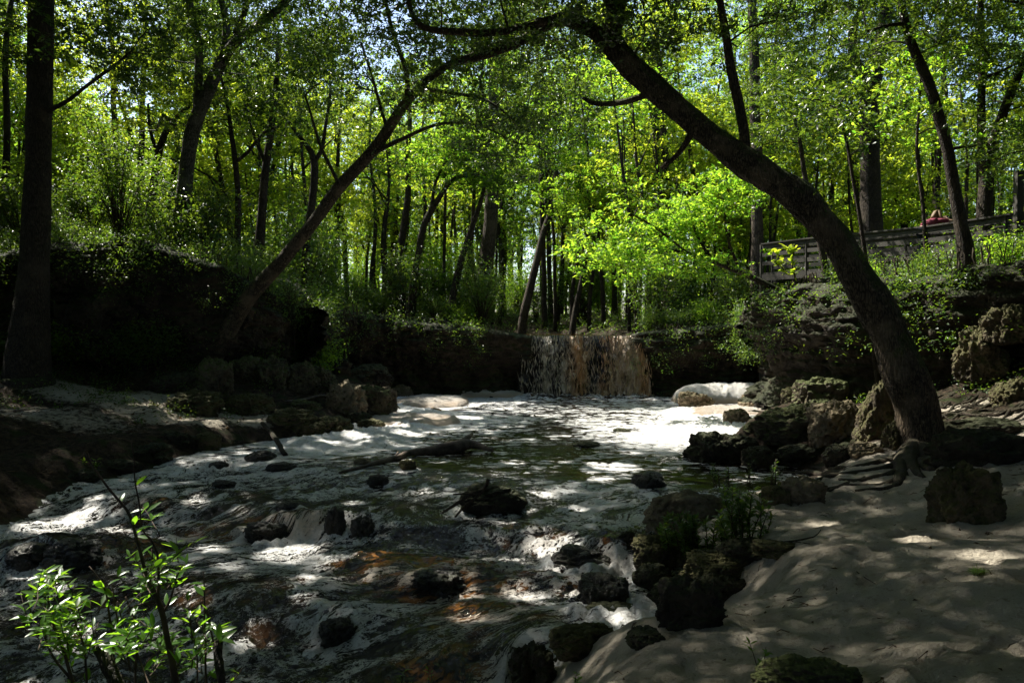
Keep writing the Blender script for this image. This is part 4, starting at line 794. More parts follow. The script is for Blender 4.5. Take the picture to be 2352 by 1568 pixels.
# unseen tall trees added round the viewpoint: only their crowns' shade shows
LM = 3.0
def shade_tree(i, h, rad, n):
    r = np.random.default_rng(700 + i)
    return tree('shade_tree', '', 'bark', [(0, 0, -.4, .32), (.2, 0, 2, .26), (0, .3, h * .5, .22), (.3, 0, h * .85, .1)], [], [(0, 0, h * .82, rad, rad, h * .13, n)], leaf=.16, nleaf=150, seg=8, do_carve=False, base_to_ground=False, seed=80 + i, world=True, spread=.8, step=.6, step_l=1.2)
ST = shade_tree(0, 16, 7.5, 240); ST_L = 'unseen tall leafy tree added round the viewpoint to shade the sand'; ST_G = 'unseen trees added to shade the creek'
tag(ST, ST_L, 'tree', ST_G); SL_ = [(9, -1), (-9, -2), (0, -5), (14, 5), (17, -6), (-16, -8), (6, -12), (-7, -13), (21, 8), (24, -2), (-26, 0), (19, 15), (0, -20), (18, -16), (-18, -18), (28, 10), (26, 18), (-30, 16)]
for k, (x, y) in enumerate(SL_):
    if k == 0: ST.location = (x, y, gz(x, y) - .1)
    else: copy_tree(ST, (x, y, gz(x, y) - .1), k * 1.7, .9 + .05 * (k % 5), ST_L, ST_G)
# leafy young trees and shrubs
def kind_shrub(i, h, w, lm, n, leafs=.09, nleaf=90, nm='shrub'):
    r = np.random.default_rng(300 + i); root = thing(nm, '', 'shrub'); mb = MB(); C = []
    for _ in range(n):
        a = r.uniform(0, 6.28); q = r.uniform(.2, 1) ** .6; top = np.array([math.cos(a) * w * q, math.sin(a) * w * q, h * r.uniform(.35, 1)])
        P = np.array([[0, 0, -.1], top * [.3, .3, .45], top * [.75, .75, .85], top]) + r.normal(0, .03, (4, 3)); mb.tube(P, [.018, .013, .008, .004], 4, cap=False)
        for f in (.5, .75, 1): C.append(P[1] * (1 - f) + top * f)
    C = np.array(C); k = np.repeat(np.arange(len(C)), nleaf // 3); P = C[k] + r.normal(size=(len(k), 3)) * np.array([.16, .16, .12]) * (1 + h * .12)
    P = P[P[:, 2] > .02]
    link('foliage', leaf_mesh('foliage', P, leafs, M[lm], r=r), root); link('stems', mb.mesh('stems', M['twig']), root); return root
KS = [kind_shrub(0, 1.3, .8, 'shrub_leaf', 22, .07, 120), kind_shrub(1, .9, .9, 'shrub_leaf', 22, .06, 130), kind_shrub(2, 2.2, .9, 'oak_leaf', 30, .09, 110), kind_shrub(3, 1.1, .7, 'bright_leaf', 18, .08, 100), kind_shrub(4, 3.6, 1.3, 'shrub_leaf', 44, .10, 120), kind_shrub(5, 4.6, 1.6, 'bright_leaf', 46, .13, 100)]
RG = [('leafy shrub growing along the top of the dark left bank', 'shrubs on the left bank', [(-15, 19.5), (-13, 20.5), (-11.8, 20.4), (-10.8, 21.2), (-9.6, 21.3), (-8.6, 21.6), (-7.6, 22.6), (-7.9, 24), (-8.2, 26), (-7.4, 27.6), (-14, 22), (-12.5, 22.8), (-10.2, 23), (-9, 24), (-12, 19.8), (-16.5, 20), (-17, 22), (-11, 25), (-9.6, 26.5), (-14.5, 24.5)], (0, 2, 1, 4, 0, 2)),
      ('dark leafy shrub growing on the shaded shelf and slope of the left bank', 'shrubs on the left shelf', [(-13.5, 18.2), (-12.4, 18.4), (-11.6, 18.0), (-10.9, 18.6), (-10, 18.9), (-9.2, 19.3), (-14.5, 17.2), (-12.9, 17.4), (-8.6, 19.9), (-7.2, 21.2), (-6.6, 22.6), (-6.2, 24), (-6.4, 26)], (1, 0, 1, 3)),
      ('low shrub on the ledge top left of the waterfall', 'shrubs on the ledge left of the waterfall', [(-6.2, 29.3), (-5, 29.6), (-4, 29.2), (-3, 30), (-2, 29.6), (-1.2, 29.9), (-5.6, 31), (-4.2, 31.4), (-2.8, 32), (-1.3, 31.6), (-7.4, 30.5), (-8.6, 29.5), (-9.6, 31)], (0, 1, 2, 0, 3, 4)),
      ('shrub on the overgrown bank right of the waterfall', 'shrubs right of the waterfall', [(5.6, 29.6), (6.4, 29.2), (7.3, 29), (8.2, 28.8), (9.0, 28.6), (6, 31), (7.4, 31), (8.8, 30.4), (10, 29.2), (10.2, 27.6), (11.5, 29), (7, 33), (9.4, 33), (10.2, 31.8)], (0, 1, 3, 2, 0, 4)),
      ('shrub crowding the top of the right bank below the boardwalk', 'shrubs below the boardwalk', [(8.6, 22.2), (9.3, 21.0), (9.1, 19.9), (9.7, 18.8), (10.4, 18.0), (11.0, 17.0), (11.4, 16.2), (12.3, 16), (9.6, 23.4), (10.2, 22.4), (12.6, 15.2), (13.4, 14.3), (10.4, 25.6), (13.4, 16.6), (9.9, 17.9), (8.3, 21.3), (12, 18.3)], (1, 0, 3, 1, 0, 3)),
      ('young leafy thicket tree filling the gaps between the far trunks', 'thicket between the far trunks', None, (4, 5, 4, 5, 2, 5))]
first = [True] * 6
for lab, grp, locs, kinds in RG:
    if locs is None:
        locs = []
        for _ in range(4000):
            y = r.uniform(31.5, 70); x = r.uniform(-.75, .75) * y
            if seg_dist(np.array([x]), np.array([y]), UP, False)[0][0] < 3.0: continue
            if y < 40 and r.random() < .25: continue
            if all((x - a) ** 2 + (y - b) ** 2 > 2.6 ** 2 for a, b in locs): locs.append((x, y))
            if len(locs) >= 120: break
    for k, (x, y) in enumerate(locs):
        q = kinds[k % len(kinds)]; loc = (x, y, gz(x, y) - .03); rz = r.uniform(0, 6.28); s = r.uniform(.75, 1.25) * (.85 if 'boardwalk' in lab else 1)
        if first[q]: first[q] = False; o = KS[q]; o.location = loc; o.rotation_euler = (0, 0, rz); tag(o, lab, 'shrub', grp)
        else: copy_tree(KS[q], loc, rz, s, lab, grp)
for k in range(46):
    y = r.uniform(16, 40); x = r.uniform(.72, 1.25) * max(y, 20) * r.choice([-1, 1]); copy_tree(KS[4 + k % 2], (x, y, gz(x, y) - .03), k, r.uniform(.8, 1.3), 'leafy thicket beside the creek, outside the photo', 'thicket beside the creek')
# undergrowth (nobody could count it)
n = 260000; x = r.uniform(-34, 34, n); y = 18 + r.random(n) ** 1.3 * 40; z, ds, dr, K_ = land(x, y, True); du, _, _ = seg_dist(x, y, UP, False)
pat = fbm(P3(x, y, 3, .5), 3); m = (dr > -.9) & (du > 2.3) & (pat > -.35) & (np.abs(x) < .8 * y); x, y, z, pat = x[m], y[m], z[m], pat[m]
P = np.stack([x, y, z + r.random(len(x)) ** 1.5 * (.25 + .5 * np.clip(pat + .4, 0, 1)) * np.where(x > 7, .6, 1)], -1)
tag(link('undergrowth', leaf_mesh('undergrowth', P, .085, M['shrub_leaf'], r=r)), kind='stuff')
# the far-off wood that reads as one mass
n = 84000; x = r.uniform(-95, 95, n); y = r.uniform(80, 104, n); z = 3.6 + r.random(n) ** 1.25 * (24 + 5 * pn(P3(x, y * 0, 1, .08)))
k = fbm(np.stack([x * .13, y * .1, z * .16], -1), 3) > -.28; P = np.stack([x, y, z], -1)[k]
mb = MB()
for i in range(110):
    tx = r.uniform(-90, 90); ty = r.uniform(84, 96); mb.tube([(tx, ty, 2), (tx + r.normal() * .6, ty, 12), (tx + r.normal() * 1.5, ty, 24)], [.3, .22, .1], 5, cap=False)
V = np.concatenate([leaves(P, .55, r=r)] + mb.V); nq = len(P); Q = np.concatenate([np.arange(nq * 4).reshape(-1, 4)] + [q + nq * 4 for q in mb.Q])
tag(link('far_woods', mesh_np('far_woods', V, Q, None, False, mats=[M['bright_leaf'], M['bark']], midx=np.concatenate([np.zeros(nq), np.ones(len(Q) - nq)]))), kind='stuff')
import bmesh
r = np.random.default_rng(21)
# ------------------------------------------------------------------ rocks
def ico(sub):
    bm = bmesh.new(); bmesh.ops.create_icosphere(bm, subdivisions=sub, radius=1.0)
    V = np.array([v.co[:] for v in bm.verts]); F = np.array([[v.index for v in f.verts] for f in bm.faces]); bm.free(); return V, F
IV, IF = ico(6)
def rock_mesh(seed, rough=.22, block=.35, pit=.05, flat=.0):
    d = IV.copy(); q = np.abs(d) ** (1 - block * .6) * np.sign(d); q /= np.linalg.norm(q, axis=1)[:, None] ** (1 + 0)
    s = np.abs(d).max(1); shape = d * (1 - block) + d / s[:, None] * block * .82
    n = fbm(d * 1.1 + seed * 5.3, 3) * rough * 1.5 + ridged(d * 2.0 + seed * 3.1, 4, .55) * rough * .42 + ridged(d * 6.0 + seed, 3, .6) * pit * .8 + fbm(d * 15 + seed, 2) * pit * .45
    c = ridged(d * 1.5 + seed * 9.1 + 4, 2); n = n - .16 * sstep(.95, 1.35, c)
    V = shape * (1 + n)[:, None]
    lo = -.75; V[:, 2] = np.where(V[:, 2] < lo, lo + (V[:, 2] - lo) * .3, V[:, 2])
    V -= (V.max(0) + V.min(0)) / 2; V /= (V.max(0) - V.min(0)) / 2
    return V
RV = [rock_mesh(i, [.22, .16, .26, .20, .30, .14, .24][i], [.15, .3, .05, .4, .2, .0, .25][i], [.06, .04, .08, .05, .09, .03, .07][i]) for i in range(7)]
RM = {}
def rock(px, pyb, w, h, mat, label, v=0, name='rock', rz=0., depth=.8, sink=.22, group=None, Y=None, tilt=0.):
    p = hit(px, pyb) if Y is None else at(px, pyb, Y)
    sc_ = p[1] / FPX; sx = w * sc_ / 2 * 1.04; sy = sx * depth; hh = h * sc_; sz = hh * (1 + sink) / 2 * 1.05
    if (v, mat) not in RM: RM[(v, mat)] = mesh_np('rock', RV[v], IF, M[mat])
    o = link(name, RM[(v, mat)]); o.location = (p[0], p[1] + sy * .55, p[2] + hh - sz); o.scale = (sx, sy, sz); o.rotation_euler = (0, tilt, rz)
    return tag(o, label, 'rock', group)
RK = [  # left pile
 (480, 905, 95, 88, 'rock', 'tall pitted boulder at the foot of the slim leaning trunk, left end of the heap', 0), (548, 885, 92, 70, 'rock', 'rounded boulder second from left in the shaded heap', 2), (617, 895, 85, 82, 'rock', 'upright boulder in the middle of the shaded heap', 4), (690, 903, 82, 76, 'rock', 'blunt boulder right of the heap middle, below the ledge', 0),
 (737, 900, 66, 62, 'rock', 'smaller boulder wedged high between two bigger ones of the heap', 2), (792, 952, 104, 80, 'rock_warm', 'broad boulder near the right end of the heap', 4), (850, 957, 90, 76, 'rock', 'craggy boulder leaning on the heap beside the foam', 0), (886, 938, 48, 52, 'rock_warm', 'squarish yellow faced rock at the tip of the heap', 3),
 (928, 914, 62, 32, 'rock_warm', 'flat brown rock at the foot of the left ledge, touching the foam', 5), (388, 905, 115, 52, 'rock_dark', 'low dark rock left of the pitted boulder', 2), (432, 952, 140, 58, 'rock_mossy', 'knobbly mossy rock at the edge of the left sand', 4), (562, 955, 124, 52, 'rock_mossy', 'mossy knobbly rock between sand and heap', 6),
 (660, 985, 130, 48, 'rock_mossy', 'long low mossy rock right of the left sand patch', 4), (742, 1003, 124, 46, 'rock_mossy', 'low mossy rock at the waterline left of the bright foam', 6), (820, 980, 76, 34, 'rock_dark', 'dark rock between the heap and the small sunlit mossy rock', 1), (868, 966, 52, 20, 'rock_mossy', 'small rock with sunlit yellow moss in the foam edge', 5),
 (846, 987, 72, 24, 'rock_mossy', 'flat mossy rock at the foam edge, just below the sunlit mossy one', 1), (936, 934, 46, 15, 'wet_rock', 'small dark rock poking out of foam next to the heap tip', 5), (1000, 948, 32, 12, 'rock_warm', 'little brown stone sticking up in the left foam', 5), (470, 1036, 62, 44, 'rock_mossy', 'blocky rock at the left waterline below the sand', 3),
 (405, 1025, 85, 36, 'rock_dark', 'dark rock under the cut edge of the left sand', 2), (338, 1058, 95, 38, 'rock_dark', 'low dark rock at the left shore above the stream bend', 6), (700, 950, 70, 34, 'rock', 'rock under the sunlit dead branch in the heap', 2), (840, 880, 120, 44, 'rock_dark', 'dark slab behind the heap under the overhang', 1),
 (262, 1085, 100, 30, 'rock_dark', 'dark flat rock on the muddy left shore', 6), (180, 1105, 90, 26, 'rock_dark', 'leftmost dark rock along the muddy shore', 4), (760, 860, 90, 40, 'rock_dark', 'shadowed rock high at the back of the heap', 6),
 # in the stream
 (590, 1060, 76, 30, 'wet_rock', 'dark wet rock beside the broken stick near the left shore', 5), (640, 1080, 78, 20, 'wet_rock', 'flat wet rock below the broken stick', 1), (497, 1074, 52, 18, 'wet_rock', 'small wet rock left of the broken stick', 5), (515, 1120, 62, 20, 'wet_rock', 'small awash rock below the left foam band', 2),
 (868, 1114, 56, 30, 'wet_rock', 'pointed dark rock below the long driftwood log', 4), (766, 1222, 58, 70, 'wet_rock', 'tallest dark rock standing in the rapids', 4), (832, 1226, 64, 46, 'wet_rock', 'lower dark rock touching the tallest rock in the rapids', 0), (612, 1238, 112, 46, 'wet_rock', 'broad dark rock awash left of the tallest rapids rock', 2),
 (52, 1288, 116, 48, 'wet_rock', 'dark rounded rock under the small fall at the left border', 5), (158, 1290, 130, 56, 'wet_rock', 'dark domed rock with water sliding over it at far left', 5), (772, 1468, 92, 48, 'wet_rock', 'jagged wet rock low in the rapids near the bottom', 0), (1132, 1172, 156, 58, 'rock_dark', 'mossy domed rock in mid stream with a dead branch caught on it', 5),
 (1495, 1118, 84, 36, 'wet_rock', 'dark flat rock in the calm water left of the boulders', 1), (1342, 1308, 150, 58, 'wet_rock', 'smooth black domed rock with water pouring past its right side', 5), (1388, 1388, 122, 74, 'wet_rock', 'dark block of rock in the small right pool', 3), (1412, 1420, 150, 24, 'rock_dark', 'flat slab at water level under the dark block', 1),
 (935, 1078, 42, 24, 'rock_mossy', 'small mossy rock under the driftwood log', 4), (832, 1066, 40, 14, 'rock_warm', 'tiny brown rock left of the driftwood log', 5), (1350, 1026, 62, 10, 'rock_dark', 'thin dark rock just breaking the surface in mid pool', 5), (1430, 992, 40, 8, 'rock_dark', 'small dark stone in the foam of the right pool', 5),
 (370, 1172, 60, 24, 'wet_rock', 'small wet rock near the sun spot on the left stream', 2), (1010, 1352, 140, 44, 'wet_rock', 'dark rock under the amber water in the middle rapids', 2), (655, 1172, 60, 22, 'wet_rock', 'low rock capped by amber water above the tallest rock', 5),
 # right shore
 (1603, 938, 84, 40, 'rock_warm', 'brown rock nested in the front of the foam mound', 2), (1746, 948, 78, 62, 'rock_warm', 'round brown boulder against the right end of the foam mound', 5), (1782, 935, 44, 50, 'rock_mossy', 'small mossy rock touching the round brown boulder', 4), (1700, 978, 66, 40, 'rock_warm', 'brown rock at the foam edge below the round boulder', 0),
 (1752, 992, 84, 24, 'rock', 'flat rock at the foam edge near the right rocks', 1), (1832, 930, 62, 44, 'rock_mossy', 'mossy rock between round boulder and the flat topped block', 0), (1898, 938, 116, 74, 'rock', 'flat topped block behind the right shore rocks', 3), (1950, 930, 62, 50, 'rock_mossy', 'knobby rock right of the flat topped block', 4),
 (1990, 915, 66, 62, 'rock_mossy', 'mossy rock at the foot of the right cliff, behind the big lit boulder', 0), (1838, 1004, 200, 78, 'rock', 'large grey sloping slab on the right shore', 2), (1902, 968, 110, 52, 'rock', 'grey rock resting behind the sloping slab', 6), (1934, 1008, 130, 90, 'rock_warm', 'long warm brown slab leaning toward the lit mossy boulder', 6),
 (1648, 1062, 120, 70, 'rock_dark', 'dark pointed rock, leftmost of the shore group standing in water', 4), (1600, 1052, 60, 30, 'rock_dark', 'dark little rock at the tip of the right shore group', 2), (1714, 1062, 104, 66, 'rock_dark', 'dark rounded rock in the middle of the right shore group', 2), (1752, 1074, 84, 50, 'rock_dark', 'dark rock right of the rounded one in the shore group', 0),
 (1852, 1066, 136, 44, 'rock_dark', 'long dark rock above the tree roots', 6), (1938, 1064, 76, 48, 'rock_dark', 'smooth dark rock above the roots, left of the lit boulder', 5), (1996, 1048, 90, 34, 'rock_warm', 'flat pinkish brown rock below the lit mossy boulder', 5), (2063, 1036, 60, 70, 'rock_mossy', 'pitted rock squeezed between lit boulder and leaning trunk', 4),
 (1850, 1160, 110, 66, 'rock_warm', 'brown rock half buried in sand below the roots', 6), (1785, 1165, 66, 50, 'rock_mossy', 'mossy rock half buried at the sand edge by the water', 3), (1585, 1218, 210, 84, 'rock_warm', 'broad brown slab between the water and the leafy sprouts', 1), (1530, 1300, 150, 72, 'rock_mossy', 'mossy ledge rock under the leafy sprouts at the water', 6),
 (1595, 1450, 170, 130, 'rock_dark', 'big dark block at the edge of the sand', 2), (1690, 1330, 210, 60, 'rock_mossy', 'long mossy rock along the sand edge', 6), (1800, 1275, 130, 30, 'rock_mossy', 'narrow mossy rock tapering into the sand', 2), (1540, 1400, 110, 60, 'rock_dark', 'dark rock under the mossy ledge rock, facing the right pool', 2), (1655, 1390, 130, 70, 'rock_dark', 'dark soil crusted rock where the mossy strip meets the sand', 0), (1500, 1345, 90, 50, 'rock_dark', 'dark wet rock below the crooked root', 5), (1640, 1350, 160, 70, 'rock_mossy', 'mossy rock behind the big dark block', 6), (1440, 1250, 40, 30, 'rock_dark', 'black rock corner jutting into the pool by the slab', 2), (1730, 1290, 140, 46, 'rock_dark', 'low dark rock under the willowy clump', 6), (1352, 1498, 176, 56, 'rock_mossy', 'mossy rock at the front corner of the sand by the pool', 0),
 (1486, 1484, 92, 32, 'rock_dark', 'small dark rock between sand and the right pool', 1), (1226, 1590, 120, 110, 'rock_dark', 'dark rock at the bottom edge where sand meets rapids', 4), (1862, 1600, 250, 76, 'rock', 'brown craggy rock at the bottom edge in the sand', 0), (2232, 1205, 170, 146, 'rock_mossy', 'big pitted boulder standing in the sand at right', 4),
 (2270, 1070, 230, 84, 'rock_dark', 'long mossy rock behind the big pitted boulder', 6), (2290, 1008, 200, 44, 'rock_dark', 'low rock in front of the tangled roots at right', 1), (2100, 850, 90, 60, 'rock_dark', 'shadowed rock behind the leaning trunk', 2), (2175, 880, 100, 50, 'rock_dark', 'dark rock right of the trunk at the cliff foot', 0)]
for k, (px, py, w, h, mat, lab, v) in enumerate(RK):
    rock(px, py, w, h * (.85 if mat == 'wet_rock' else 1), mat, lab, v, 'boulder' if w * h > 5000 else 'rock', rz=r.uniform(-.25, .25) + (3.14 if k % 2 else 0), depth=r.uniform(.65, 1.0) if w < 150 else .6, sink=.7 if mat == 'wet_rock' else .3)
# outcrops of the right bank and the sunlit mossy boulder
def unique_rock(name, label, px, pyb, w, h, Y, mat, seed, depth=.8, rough=.2, block=.4, pit=.08, prof=None):
    V = rock_mesh(seed, rough, block, pit); k = V[:, 2:3]
    if prof: V[:, 0] *= 1 - prof * (V[:, 2] * .5 + .5); V[:, 1] *= 1 - prof * (V[:, 2] * .5 + .5); V[:, 0] += .25 * (V[:, 2] * .5 + .5) * prof
    p = at(px, pyb, Y); s = Y / FPX
    o = link(name, mesh_np(name, V * [w * s / 2, w * s / 2 * depth, h * s / 2 * 1.08], IF, M[mat])); o.location = (p[0], p[1], p[2] + h * s / 2); return tag(o, label, 'rock')
unique_rock('boulder', 'tall sunlit boulder with golden moss, left of the leaning trunk', 2022, 1050, 140, 178, 12.9, 'rock_mossy', 31, .8, .2, .3, .1, .45)
for px, py, w, h, Y, sd, lab in [(2252, 880, 130, 130, 15.4, 32, 'mossy outcrop hanging from the right bank above the roots'), (2320, 790, 130, 90, 15.0, 33, 'pitted outcrop high on the bank at the right border'), (2170, 800, 120, 170, 17.0, 34, 'shaded outcrop of the right bank behind the trunk'), (1900, 830, 130, 190, 20.6, 35, 'dark rounded outcrop under the grassy mound'),
                                 (560, 800, 170, 150, 21, 36, 'dark outcrop under the slim leaning trunk'), (200, 830, 260, 200, 19.3, 37, 'dark mossy outcrop of the left bank'), (2330, 960, 110, 90, 13.6, 38, 'mossy hump of earth and rock at the right border'), (660, 760, 130, 120, 24, 39, 'overhanging clump of soil and rock at the cave mouth'), (1930, 720, 170, 90, 21.2, 40, 'mound of mossy soil at the end of the right ledge')]:
    unique_rock('outcrop', lab, px, py, w, h, Y, 'rock_mossy' if px > 2200 else 'rock_dark', sd, .8, .26, .25, .09)
# ------------------------------------------------------------------ roots
oak = bpy.data.objects['leaning_oak']; ob = np.array(oak.location)
def ground_path(pts, up=.02, jit=.03, water=True):
    P = []
    for q in pts:
        p = hit(q[0], q[1], water); P.append((p[0], p[1], p[2] + up + (q[3] if len(q) > 3 else 0), q[2] / FPX * p[1] / 2))
    S = smooth_path(P, .10); n = np.stack([pn(S[:, :3] * 2.1 + k * 5) for k in range(3)], -1); S[:, :3] += n * jit; return S
for k, pts in enumerate([[(2095, 1035, 40, .05), (2060, 1055, 22), (2000, 1070, 17), (1930, 1085, 14), (1860, 1090, 12), (1800, 1088, 9)], [(2090, 1045, 36, .05), (2050, 1075, 20), (1980, 1085, 16), (1910, 1100, 14), (1850, 1112, 10), (1800, 1128, 7), (1750, 1135, 5)], [(2095, 1050, 34), (2060, 1090, 22), (2010, 1100, 15), (1940, 1108, 11), (1880, 1104, 9), (1820, 1092, 7)],
                         [(2085, 1045, 34, .08), (2070, 1080, 30, .04), (2072, 1105, 26), (2050, 1120, 16), (2000, 1128, 11), (1965, 1130, 7)], [(2100, 1040, 44, .08), (2090, 1068, 34, .05), (2105, 1090, 20), (2125, 1100, 9)], [(2180, 1040, 40, .05), (2210, 1060, 20), (2260, 1075, 10)], [(2070, 1105, 14), (2020, 1118, 11), (1950, 1118, 9), (1890, 1128, 6)],
                         [(2120, 1050, 60, .05), (2118, 1068, 30), (2140, 1085, 12)], [(2050, 1060, 14), (1960, 1072, 11), (1890, 1078, 10), (1840, 1070, 6)], [(1990, 1100, 9), (1930, 1120, 8), (1870, 1145, 7), (1835, 1160, 5)]]):
    mb = MB(); S = ground_path(pts, .015, .035); S[:, 3] *= 1.05; mb.tube(S[:, :3] - ob, S[:, 3], 9, lump=.25, seed=k); link('root', mb.mesh('root', M['root_bark']), oak)
# ferns growing along the upper side of the leaning trunks
for host in ('leaning_oak', 'leaning_tree'):
    ho = bpy.data.objects[host]; tm = [c for c in ho.children if c.name.startswith('trunk')][0].data; nv = len(tm.vertices)
    co_ = np.zeros(nv * 3); no_ = np.zeros(nv * 3); tm.vertices.foreach_get('co', co_); tm.vertices.foreach_get('normal', no_); co_ = co_.reshape(-1, 3); no_ = no_.reshape(-1, 3)
    sel = np.nonzero((no_[:, 2] > .35) & (co_[:, 2] > 1.8) & (fbm(co_ * .9, 3) > .12))[0]; pk = r.choice(sel, 9000 if host == 'leaning_oak' else 2500)
    link('fern', leaf_mesh('fern', co_[pk] + no_[pk] * r.uniform(.0, .07, (len(pk), 1)) + r.normal(0, .03, (len(pk), 3)), .038, M['shrub_leaf'], r=r, ratio=.35), ho)
mb = MB()
for k in range(70):
    a = r.uniform(0, 1); px, py = 2180 + 185 * r.random(), 830 + 140 * r.random(); L = r.uniform(50, 170); s = r.uniform(-.45, -.1); pts = []
    for t in np.linspace(-.5, .5, 6): pts.append((px + L * t, py + L * t * s + r.normal() * 5, r.uniform(3, 9), r.uniform(0, .06)))
    try: S = ground_path(pts, .03, .05, False); mb.tube(S[:, :3], np.minimum(S[:, 3], .04), 5, lump=.2, seed=k)
    except Exception: pass
tag(link('tangled_roots', mb.mesh('tangled_roots', M['root_bark'])), kind='stuff')
GP = ground_path
def hanging(rims, n, name, lo, hi, rad=.009, out=.25):
    mb = MB()
    for k in range(n):
        i = r.integers(0, len(rims)); a, b = rims[i]; f = r.random(); p = np.array(a) * (1 - f) + np.array(b) * f; L = r.uniform(lo, hi); P = [p + [r.normal(0, .05), 0, .1]]
        for j in range(7): P.append(P[-1] + np.array([r.normal(0, .045), r.normal(0, .03) - (out / 7 if j < 2 else 0), -L / 7]))
        mb.tube(P, np.linspace(rad * r.uniform(.6, 2.0), rad * .5, 8), 4, cap=False)
    tag(link(name, mb.mesh(name, M['vine'])), kind='stuff')
hanging([((-6.3, 21.3, 3.6), (-6.4, 22.8, 3.5)), ((-6.5, 23.2, 3.4), (-5.0, 27.4, 3.1)), ((-8, 19.6, 4.5), (-6.6, 21.0, 3.8))], 90, 'hanging_roots', .8, 2.2, .010)
hanging([((8.9, 27.0, 3.0), (8.2, 23, 3.3)), ((7.6, 21.4, 3.6), (7.7, 19.5, 3.8)), ((8.2, 18.2, 3.9), (10.2, 15.3, 4.1))], 110, 'hanging_roots', .6, 2.0, .010)
hanging([((-12, 18.3, 4.4), (-8.5, 19.3, 4.6)), ((5, 27.6, 2.5), (8.9, 27.0, 2.8)), ((-4, 27.4, 2.9), (0, 27.5, 2.4))], 120, 'hanging_roots', .3, 1.1, .007)
# ------------------------------------------------------------------ dead wood
def wood(name, label, cat, pts, mat='driftwood', up=.03, jit=.02, seg=12, extra=(), lump=.18, Yc=None):
    def ground_path(pts, up, jit):
        if Yc is None: return GP(pts, up, jit)
        return smooth_path([(*at(q[0], q[1], Yc), q[2] / FPX * Yc / 2) for q in pts], .06)
    mb = MB(); S = ground_path(pts, up, jit); b = S[0, :3].copy(); mb.tube(S[:, :3] - b, S[:, 3], seg, lump=lump, seed=len(label))
    for e in extra: E = ground_path(e, up, jit); mb.tube(E[:, :3] - b, E[:, 3], 7, lump=.15)
    o = link(name, mb.mesh(name, M[mat])); o.location = tuple(b); return tag(o, label, cat)
wood('driftwood_log', 'long dark driftwood log lying across the stream, thick at its right end', 'log', [(780, 1090, 5), (840, 1074, 10), (880, 1065, 13, .02), (950, 1048, 16, .05), (1000, 1043, 26, .06), (1050, 1038, 30, .10), (1085, 1036, 20, .12), (1130, 1042, 9, .03)], extra=[[(1050, 1038, 18, .1), (1078, 1030, 12, .22), (1085, 1026, 4, .28)], [(905, 1060, 6, .03), (915, 1055, 4, .12)]])
wood('broken_stick', 'broken dark stick leaning out of the water near the left shore', 'stick', [(655, 1048, 11, .0), (630, 1028, 11, .18), (602, 1012, 9, .36)], 'root_bark')
wood('dead_branch', 'pale dead branch lying sunlit on the left rock heap', 'branch', [(655, 935, 5, .1), (700, 932, 8, .12), (735, 925, 8, .14), (765, 928, 6, .12)], 'driftwood')
wood('dead_branch', 'forked dead branch caught on the mossy domed rock', 'branch', [(1015, 1178, 5, .02), (1050, 1155, 8, .08), (1085, 1132, 9, .2), (1112, 1122, 9, .28), (1122, 1100, 8, .42)], 'root_bark', extra=[[(1110, 1125, 8, .26), (1095, 1140, 7, .16), (1060, 1170, 6, .05), (1040, 1195, 4, 0)], [(1085, 1132, 6, .2), (1040, 1135, 4, .12)]], Yc=10.5)
wood('dead_branch', 'thin forked twig lying on the sand beside the mossy strip', 'branch', [(1700, 1268, 5, .02), (1760, 1262, 5, .03), (1820, 1258, 5, .03), (1870, 1252, 3, .05), (1885, 1245, 2, .1)], 'root_bark', extra=[[(1820, 1258, 3, .03), (1860, 1262, 2, .02)]])
wood('dead_branch', 'crooked root arching over the dark rocks below the sprouts', 'branch', [(1490, 1330, 6, .0), (1520, 1310, 9, .08), (1555, 1290, 9, .10), (1590, 1275, 7, .05), (1640, 1262, 5, .02)], 'root_bark')
wood('twig', 'short thin twig on the open sand', 'twig', [(1968, 1318, 2.5, .01), (1990, 1335, 2.5, .015), (2020, 1352, 2, .01)], 'twig', up=.01, jit=.005, seg=6)
wood('fallen_trunk', 'thin fallen stem slanting on the ledge above the left rocks', 'log', [(960, 735, 5, .05), (1010, 742, 6, .08), (1060, 758, 5, .05)], 'driftwood')
# ------------------------------------------------------------------ leafy plants near the viewer
def big_leaves(B, D, size, fold=.25, wr=.32, r=r):
    """lanceolate leaves, base B, direction D"""
    n = len(B); D = D / np.linalg.norm(D, axis=1)[:, None]; up = np.stack([r.normal(0, .35, n), r.normal(0, .35, n), np.ones(n)], -1)
    S = np.cross(D, up); S /= np.linalg.norm(S, axis=1)[:, None]; N = np.cross(S, D); L = (size * r.uniform(.6, 1.25, n))[:, None]; W = L * wr * .5
    ts = [0, .18, .42, .68, .88, 1.0]; ws = [.05, .62, 1.0, .82, .4, 0.02]; V = []
    curl = r.uniform(-.05, .30, n)[:, None]
    for t, w in zip(ts, ws):
        c = B + D * L * t - N * L * curl * t * t
        V += [c + S * W * w + N * W * w * fold, c, c - S * W * w + N * W * w * fold]
    V = np.stack(V, 1); k = 18; Q = []
    for j in range(5): a = 3 * j; Q += [[a, a + 1, a + 4, a + 3], [a + 1, a + 2, a + 5, a + 4]]
    Q = (np.arange(n)[:, None, None] * k + np.array(Q)[None]).reshape(-1, 4); return V.reshape(-1, 3), Q
